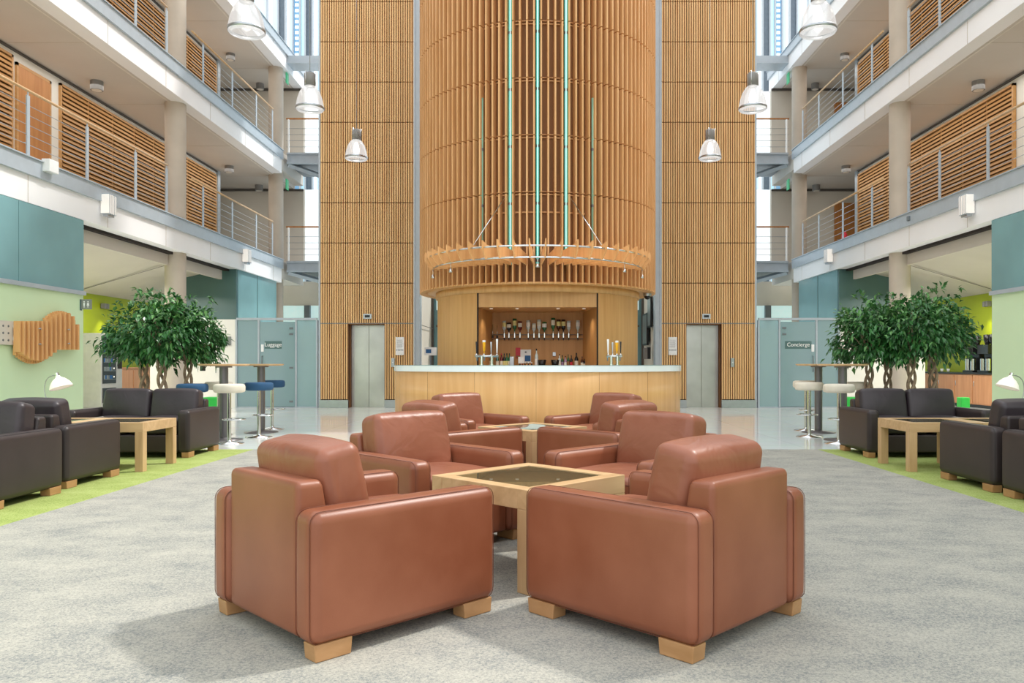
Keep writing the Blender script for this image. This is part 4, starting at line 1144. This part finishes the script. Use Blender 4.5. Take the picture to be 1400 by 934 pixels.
    struct('window_%d' % (8 if s < 0 else 9), rr, M['aquaglow'], 'pale aqua window under the %s first-floor footbridge' % side, 'window')
    rr = MB(); xq = s * (-px(420, 27.9)); rr.box(xq - .1, xq + .1, 27.85, 28.0, 0, pz(418, 28))
    struct('trim_%d' % (92 if s < 0 else 93), rr, M['steeldark'])
    # plaque and dark panel on white wall
    xx0, xx1 = (303, 313) if s < 0 else (1157, 1167)
    if s < 0:
        t = empty('wall_plaque', (px(309, 19.95), 19.97, pz(472, 19.95)), 0, 'grey metal plaque on the white wall behind the left ficus trees', 'plaque')
        MB().bbox(-.12, .12, 0, .02, 0, .22, .004).build('plate', M['signgrey'], t)
        q = MB()
        for k in range(4): q.box(-.09, .08 - .03 * (k % 2), -.003, .001, .05 + .035 * k, .056 + .035 * k)
        q.build('engraved_lines', M['steeldark'], t)
        t = empty('door_4', (px(277, 19.95), 19.96, 0), 0, 'white door with narrow dark window in the left white wall', 'door'); t['kind'] = 'structure'
        MB().bbox(-.42, .42, 0, .03, 0, 2.05, .004).build('door_panel', M['wallwhite'], t)
        MB().box(-.07, .07, -.004, .0, .95, 1.75).build('vision_panel', M['black'], t)
        MB().tube([(.34, -.02, .9), (.34, -.02, 1.15)], .012, 8).build('door_handle', M['alu'], t)
    # glass partition
    gp = empty('glass_partition', (0, 20, 0), 0, 'frosted teal glass partition with a glass door left of the lift' if s < 0 else 'frosted teal glass partition with a glass door right of the lift', 'partition', 'frosted glass partitions')
    zt = 2.25
    def P(x): return px(x, 20.0)
    xs_ = [323.5, 354, 405, 433.5] if s < 0 else [1037, 1065.5, 1116, 1147]
    for i in range(3):
        if i == 1: continue
        m_ = MB(); m_.box(P(xs_[i]) + .02, P(xs_[i + 1]) - .02, 0, .02, .02, zt)
        light = (i == 2) if s < 0 else (i == 0)
        m_.build('glass_pane', M['frostl'] if light else M['frost'], gp)
    m_ = MB()
    for x in xs_: m_.box(P(x) - .022, P(x) + .022, -.03, .05, 0, zt)
    m_.box(P(xs_[0]), P(xs_[-1]), -.03, .05, zt, zt + .06); m_.box(P(xs_[0]), P(xs_[-1]), -.02, .04, 0, .03)
    m_.build('frame', M['steel'], gp)
    gd = empty('glass_door', (0, 19.98, 0), 0, 'frosted glass door lettered %s in the %s partition' % ('Luggage' if s < 0 else 'Concierge', side), 'glass door')
    MB().box(P(xs_[1]) + .03, P(xs_[2]) - .03, 0, .02, .02, zt - .04).build('door_pane', M['frost'], gd)
    hx = P(xs_[2]) - .12 if s < 0 else P(xs_[1]) + .12
    kx = P(xs_[1]) + .10 if s < 0 else P(xs_[2]) - .10
    for yy in ((449, 457, 503, 549) if s < 0 else (448.5, 457)):
        MB().box(hx - .05, hx + .05, -.012, 0, pz(yy, 20) - .025, pz(yy, 20) + .025).build('hinge', M['steeldark'], gd)
    MB().bbox(kx - .035, kx + .035, -.02, 0, pz(481, 20), pz(471, 20), .004).build('lock_plate', M['paper'], gd)
    hm = MB(); hx2 = kx + (.0 if s < 0 else 0); hm.tube([(hx2, -.01, pz(487, 20)), (hx2, -.05, pz(487, 20)), (hx2, -.05, pz(508, 20)), (hx2, -.01, pz(508, 20))], .012, 8)
    hm.build('door_handle', M['steeldark'], gd)
    wd = 'Luggage' if s < 0 else 'Concierge'
    cxl = px(374, 20) if s < 0 else px(1091, 20)
    bw_ = .44 if s < 0 else .68
    MB().box(cxl - bw_ / 2, cxl + bw_ / 2, -.004, -.001, pz(477, 20), pz(466.5, 20)).build('clear_band', M['tealdark'], gd)
    text_mesh('lettering', wd, .14, M['white'], gd, (cxl, -.008, pz(471.5, 20)), (PI / 2, 0, 0))
    # glimpses inside
    bx_ = MB(); bx_.box(*X(5.7, 7.7), 23, 23.1, 0, 2.2)
    struct('wall_inner_%s' % side, bx_, M['wallbeige'], 'wall inside the %s glazed room' % side, 'wall')
    if s < 0:
        rk = MB(); 
        for x in (411, 428): rk.tube([(px(x, 20.6), 20.6, 0), (px(x, 20.6), 20.6, 1.75)], .018, 6)
        for y in (477, 496, 516, 536): rk.tube([(px(411, 20.6), 20.6, pz(y, 20.6)), (px(428, 20.6), 20.6, pz(y, 20.6))], .014, 6)
        tag(rk.build('luggage_rack', M['steeldark']), 'dark shelf rack seen through the light glass left of the lift', 'rack')

# ---------------- curtain wall at the far end
def curtain(s):
    side = sd_[s]
    cw = empty('window_%d' % (5 if s < 0 else 6), (0, 31, 0), 0, 'blue glazed curtain wall behind the %s galleries' % side, 'window'); cw['kind'] = 'structure'
    d = 31.0
    # (px from, px to, material) measured on the left and mirrored
    strips = [(340, 366, 'sky1'), (366, 372, 'whiteglow'), (372, 381, 'sky1'), (381, 391, 'sky4'), (391, 395, 'whiteglow'), (395, 401, 'sky1'), (401, 411, 'sky2'), (411, 418, 'sky1'), (418, 428, 'sky4'), (428, 433, 'whiteglow'), (433, 445, 'sky1')]
    for a, b, m in strips:
        xa, xb = px(a, d), px(b, d)
        if s > 0: xa, xb = -xb, -xa
        MB().box(xa, xb, 0, .04, 0, 16.2).build('glass_strip', M[m], cw)
    mm = MB()
    for a in (366, 381, 391, 401, 411, 418, 428):
        xa = px(a, d) * (1 if s < 0 else -1); mm.box(xa - .03, xa + .03, -.1, 0, 0, 16.2)
    mm.build('mullions', M['steel'], cw)
    pp = MB(); xa = px(406, d) * (1 if s < 0 else -1)
    for k in range(60): pp.box(xa - .07, xa + .07, -.02, -.005, 9.4 + k * .22, 9.52 + k * .22)
    pp.build('light_perforations', M['whiteglow'], cw)
curtain(-1); curtain(1)
struct('window_7', MB().box(-5.3, 5.3, 31, 31.05, 0, 16.2), M['sky1'], 'glazing behind the lift shafts', 'window')

# ------------------------------------------------------------------ vending machine, cabinets, coffee counter
vm = empty('vending_machine', (-11.98, 19.95, 0), 0, 'tall grey vending machine with dark glass front against the lime wall', 'vending machine')
MB().bbox(0, .8, 0, 1.02, 0, 1.92, .01).build('cabinet', M['paintgrey'], vm)
MB().box(.8, .81, .06, .70, .62, 1.84).build('glass_front', M['black'], vm)
MB().box(.8, .815, .78, .98, 1.0, 1.84).build('keypad_panel', M['blackbottle'], vm)
MB().box(.8, .812, .06, .70, .12, .50).build('delivery_hatch', M['black'], vm)
q = MB()
for k in range(5): q.box(.811, .818, .10, .66, .72 + k * .22, .735 + k * .22)
q.build('shelf_edges', M['steeldark'], vm)
q = MB()
for k in range(5): q.box(.811, .822, .56, .60, .77 + k * .22, .81 + k * .22)
q.box(.816, .82, .84, .92, 1.42, 1.50)
q.build('lit_buttons', M['lampwhite'], vm)
rnd = random.Random(4)
for k in range(5):
    for j in range(6): MB().box(.811, .816, .11 + j * .07, .15 + j * .07, .737 + k * .22, .83 + k * .22).build('snack_packet', [M['signgrey'], M['navy'], M['steeldark']][rnd.randrange(3)], vm)
cbn = empty('cabinet', (-11.98, 21.1, 0), 0, 'low wooden cabinet against the lime wall behind the left trees', 'cabinet')
MB().bbox(0, .6, 0, 2.4, .08, 1.0, .004).build('carcass', M['cabwood'], cbn)
for k in range(3): 
    MB().bbox(.6, .62, .02 + k * .8, .78 + k * .8, .1, .96, .004).build('door', M['cabwood'], cbn)
MB().bbox(-.0, .63, -.01, 2.41, 1.0, 1.03, .003).build('cabinet_top', M['cabwood'], cbn)
MB().box(.02, .55, .03, 2.37, 0, .08).build('kick_plate', M['black'], cbn)
cc = empty('coffee_counter', (11.98, 19.3, 0), 0, 'wooden coffee counter with dark worktop against the right lime wall', 'counter')
MB().bbox(-.7, 0, 0, 4.4, .08, .86, .004).build('carcass', M['cabwood'], cc)
for k in range(5):
    do = MB().bbox(-.72, -.7, .02 + k * .88, .86 + k * .88, .1, .84, .004).build('door', M['cabwood'], cc)
    MB().tube([(-.727, .80 + k * .88, .55), (-.727, .80 + k * .88, .68)], .008, 6).build('handle', M['alu'], do)
MB().bbox(-.74, 0, -.02, 4.42, .86, .90, .003).build('worktop', M['black'], cc)
MB().box(-.65, -.02, .03, 4.37, 0, .08).build('kick_plate', M['black'], cc)
def coffee(y, lb):
    t = empty('coffee_machine', (11.62, y, .90), 0, lb, 'coffee machine', 'coffee machines')
    MB().bbox(-.2, .2, -.24, .24, 0, .06, .006).build('drip_base', M['black'], t)
    MB().bbox(-.02, .2, -.24, .24, .06, .70, .01).build('body', M['black'], t)
    MB().bbox(-.2, .2, -.24, .24, .48, .72, .01).build('upper_body', M['blackbottle'], t)
    for q_ in (-.12, .12):
        MB().lathe([(.05, .72), (.09, .84), (.095, .98), (.0001, .99)], (0, q_, 0), 16).build('bean_hopper', M['blackbottle'], t)
        MB().cyl((-.11, q_, 0), .07, .06, .36, 20).build('coffee_flask', M['chrome'], t)
        MB().lathe([(.07, .36), (.03, .40), (.0001, .41)], (-.11, q_, 0), 16).build('flask_lid', M['black'], t)
coffee(20.0, 'black coffee machine with steel flasks, the one nearest the green wall')
coffee(20.7, 'black coffee machine with steel flasks, farther along the counter')
for k, x in enumerate((22.0, 22.35, 22.7)):
    c = MB().lathe([(.0001, 0), (.03, 0), (.045, .09), (.04, .09), (.028, .01)], (11.6, x, .90), 18)
    tag(c.build('cup', M['white']), ['white cup nearest the coffee machines', 'white cup in the middle of three on the worktop', 'white cup farthest from the coffee machines'][k], 'cup', 'white cups on the coffee counter')
# wall spotlights on lime walls
for s in (-1, 1):
    y = 21.4 if s < 0 else 20.6
    t = empty('wall_spotlight', (s * 11.98, y, 2.65), 0, 'small grey spotlight washing the %s lime wall' % sd_[s], 'spotlight', 'spotlights on the lime walls')
    MB().bbox(min(0, -s * .12), max(0, -s * .12), -.05, .05, 0, .14, .01).build('housing', M['grey'], t)
    MB().bbox(min(0, -s * .1), max(0, -s * .1), .12, .22, 0, .14, .01).build('housing', M['grey'], t)
    l = bpy.data.lights.new('lime_spot', 'SPOT'); l.energy = 40; l.spot_size = math.radians(80); l.color = (1, .9, .5); l.spot_blend = 1
    o = bpy.data.objects.new('lime_spot', l); COL.objects.link(o); o.location = (s * 11.65, y, 2.62); o.rotation_euler = (0, math.radians(-s * 12), 0)
# green poufs
for x, lb in ((-442, 'bright green cube stool behind the left bar tables'), (428, 'bright green cube stool behind the right bar tables'), (582, 'bright green cube stool before the coffee counter')):
    d = 16.2 if abs(x) < 500 else 17.6
    t = empty('cube_stool', (x / F * d, d, 0), 0, lb, 'stool', 'bright green cube stools')
    if x == 582: t.scale = (.5, .5, .85)
    MB().rbox((0, 0, .24), (.40, .40, .40), .03, 3, bulge=(0, 0, .01)).build('upholstered_seat', M['brightgreen'], t)
    MB().box(-.17, .17, -.17, .17, 0, .045).build('base', M['black'], t)

# restroom sign on the left wall end
t = empty('restroom_sign', (-8.29, 14.1, pz(424.5, 14.1)), 0, 'small projecting restroom sign with white figures at the green wall end', 'sign')
MB().bbox(-.03, .03, -.03, .03, 0, .2, .004).build('bracket', M['tealdark'], t)
MB().bbox(.03, .22, -.012, .012, .02, .20, .004).build('sign_plate', M['signgrey'], t)
q = MB()
for xx in (.09, .16):
    q.cyl((0, 0, 0), .012, 0, .003, 12, M4=Matrix.Translation((xx, -.013, .155)) @ Matrix.Rotation(PI / 2, 4, 'X'))
    q.add([(xx - .016, -.015, .135), (xx + .016, -.015, .135), (xx + (.024 if xx > .1 else .012), -.015, .085), (xx - (.024 if xx > .1 else .012), -.015, .085)], [(0, 1, 2, 3)])
    q.box(xx - .010, xx - .003, -.0155, -.0145, .05, .085); q.box(xx + .003, xx + .010, -.0155, -.0145, .05, .085)
q.build('figures', M['white'], t)

# slatted wall sculpture
ws = empty('wall_sculpture', (-XF - .0, 0, 0), 0, 'wooden slat sculpture with two humps on the pale green left wall', 'sculpture')
sl = MB(); n = 26
for k in range(n):
    u = k / (n - 1)
    off = 720 - (720 - 641) * u; y = XF * F / off
    zx = 65 + 320 * u
    top = 243 - (max(0, math.sin((zx - 225) / 175 * PI)) ** .8 * 48 if 225 < zx < 400 else 0)
    if zx > 350: top = max(top, 262 - (385 - zx) * 1.8)
    bot = 405 + (max(0, math.sin((zx - 55) / 215 * PI)) ** .8 * 62 if 55 < zx < 268 else 0)
    zt = pz(380 + top / 4.118, y); zbm = pz(380 + bot / 4.118, y)
    sl.bbox(.05, .15 + .03 * (k % 2), y - .017, y + .017, zbm, zt, .003)
    if 225 < zx < 400: sl.bbox(.02, .07, y + .012, y + .036, zbm + .15, zt + .03, .003)
    if 55 < zx < 268: sl.bbox(.02, .07, y + .012, y + .036, zbm - .05, zt - .2, .003)
sl.build('slats', M['litblade'], ws)
q = MB(); q.box(0, .03, 11.2, 12.3, 1.43, 1.80); q.box(0, .03, 13.6, 13.95, 1.41, 1.80); q.box(.02, .05, 12.2, 13.7, 1.5, 1.56); q.box(.02, .05, 12.2, 13.7, 1.7, 1.76)
q.build('mounting_board', M['wallbeige'], ws)
q = MB()
for yy in (11.98, 12.10, 13.76, 13.86):
    for k in range(3): q.cyl((0, 0, 0), .018, 0, .004, 10, M4=Matrix.Translation((.03, yy, 1.50 + k * .11)) @ Matrix.Rotation(PI / 2, 4, 'Y'))
q.build('bolt_holes', M['steeldark'], ws)
q = MB()
for yy, zz in ((12.62, 1.70), (12.62, 1.45), (13.40, 1.72), (13.40, 1.48)): q.tube([(.185, yy - .03, zz), (.2, yy, zz + .01), (.185, yy + .03, zz - .01)], .008, 6)
q.build('clips', M['alu'], ws)

# fire extinguisher-like red item on right gallery
t = empty('fire_extinguisher', (8.9, 22.6, Z1), 0, 'red fire extinguisher on the right first-floor gallery behind the railing', 'extinguisher')
MB().lathe([(.0001, 0), (.08, 0), (.08, .38), (.04, .46), (.02, .48), (.0001, .48)], seg=20).build('cylinder_body', M['red'], t)
MB().tube([(0, 0, .48), (0, 0, .53), (-.07, 0, .55)], .012, 6).build('valve', M['black'], t)

# ------------------------------------------------------------------ pendant lamps
def make_pendant():
    t = empty('pendant_lamp', (0, 0, 0), 0, '', 'pendant lamp', 'glass bell pendant lamps')
    MB().lathe([(.09, .44), (.13, .41), (.185, .32), (.225, .2), (.245, .09), (.25, .06)], seg=40).build('glass_shade', M['shade'], t)
    MB().lathe([(.25, .06), (.258, .055), (.258, .02), (.25, .015)], seg=40).build('rim_band', M['alu'], t)
    MB().lathe([(.25, .018), (.235, -.004), (.205, -.012), (.19, .0), (.2, .03)], seg=40).build('lower_glass', M['shade'], t)
    MB().lathe([(.0001, .44), (.10, .44), (.10, .66), (.085, .68), (.0001, .68)], seg=28).build('housing', M['grey'], t)
    q = MB()
    for a in (0, 2.1, 4.2): q.tube([(.105 * math.cos(a), .105 * math.sin(a), .44), (.105 * math.cos(a), .105 * math.sin(a), .70)], .006, 6)
    q.build('bracket_rods', M['chrome'], t)
    MB().lathe([(.0001, .12), (.05, .14), (.07, .2), (.06, .28), (.03, .38)], seg=16).build('bulb', M['bulb'], t)
    MB().tube([(0, 0, .68), (0, 0, 9.0)], .006, 6).build('cable', M['alu'], t)
    return t
pn = make_pendant(); k = 0
for x, y, lb in ((-4.1, 10.97, 'largest glass pendant lamp at top left, cut by the picture top'), (-4.18, 14.3, 'middle glass pendant lamp on the left, by the shaft edge'), (-4.13, 17.75, 'smallest glass pendant lamp on the left, before the timber shaft'),
                 (3.95, 10.97, 'largest glass pendant lamp at top right, cut by the picture top'), (3.95, 14.3, 'middle glass pendant lamp on the right, by the shaft edge'), (3.93, 17.75, 'smallest glass pendant lamp on the right, before the timber shaft')):
    o = pn if k == 0 else copy_tree(pn); k += 1
    place(o, (x, y, 5.79), 0, lb)

sc = bpy.context.scene
sc.view_settings.view_transform = 'Standard'
sc.view_settings.look = 'None'
sc.view_settings.exposure = 0.0
sc.cycles.max_bounces = 8
sc.cycles.transparent_max_bounces = 12
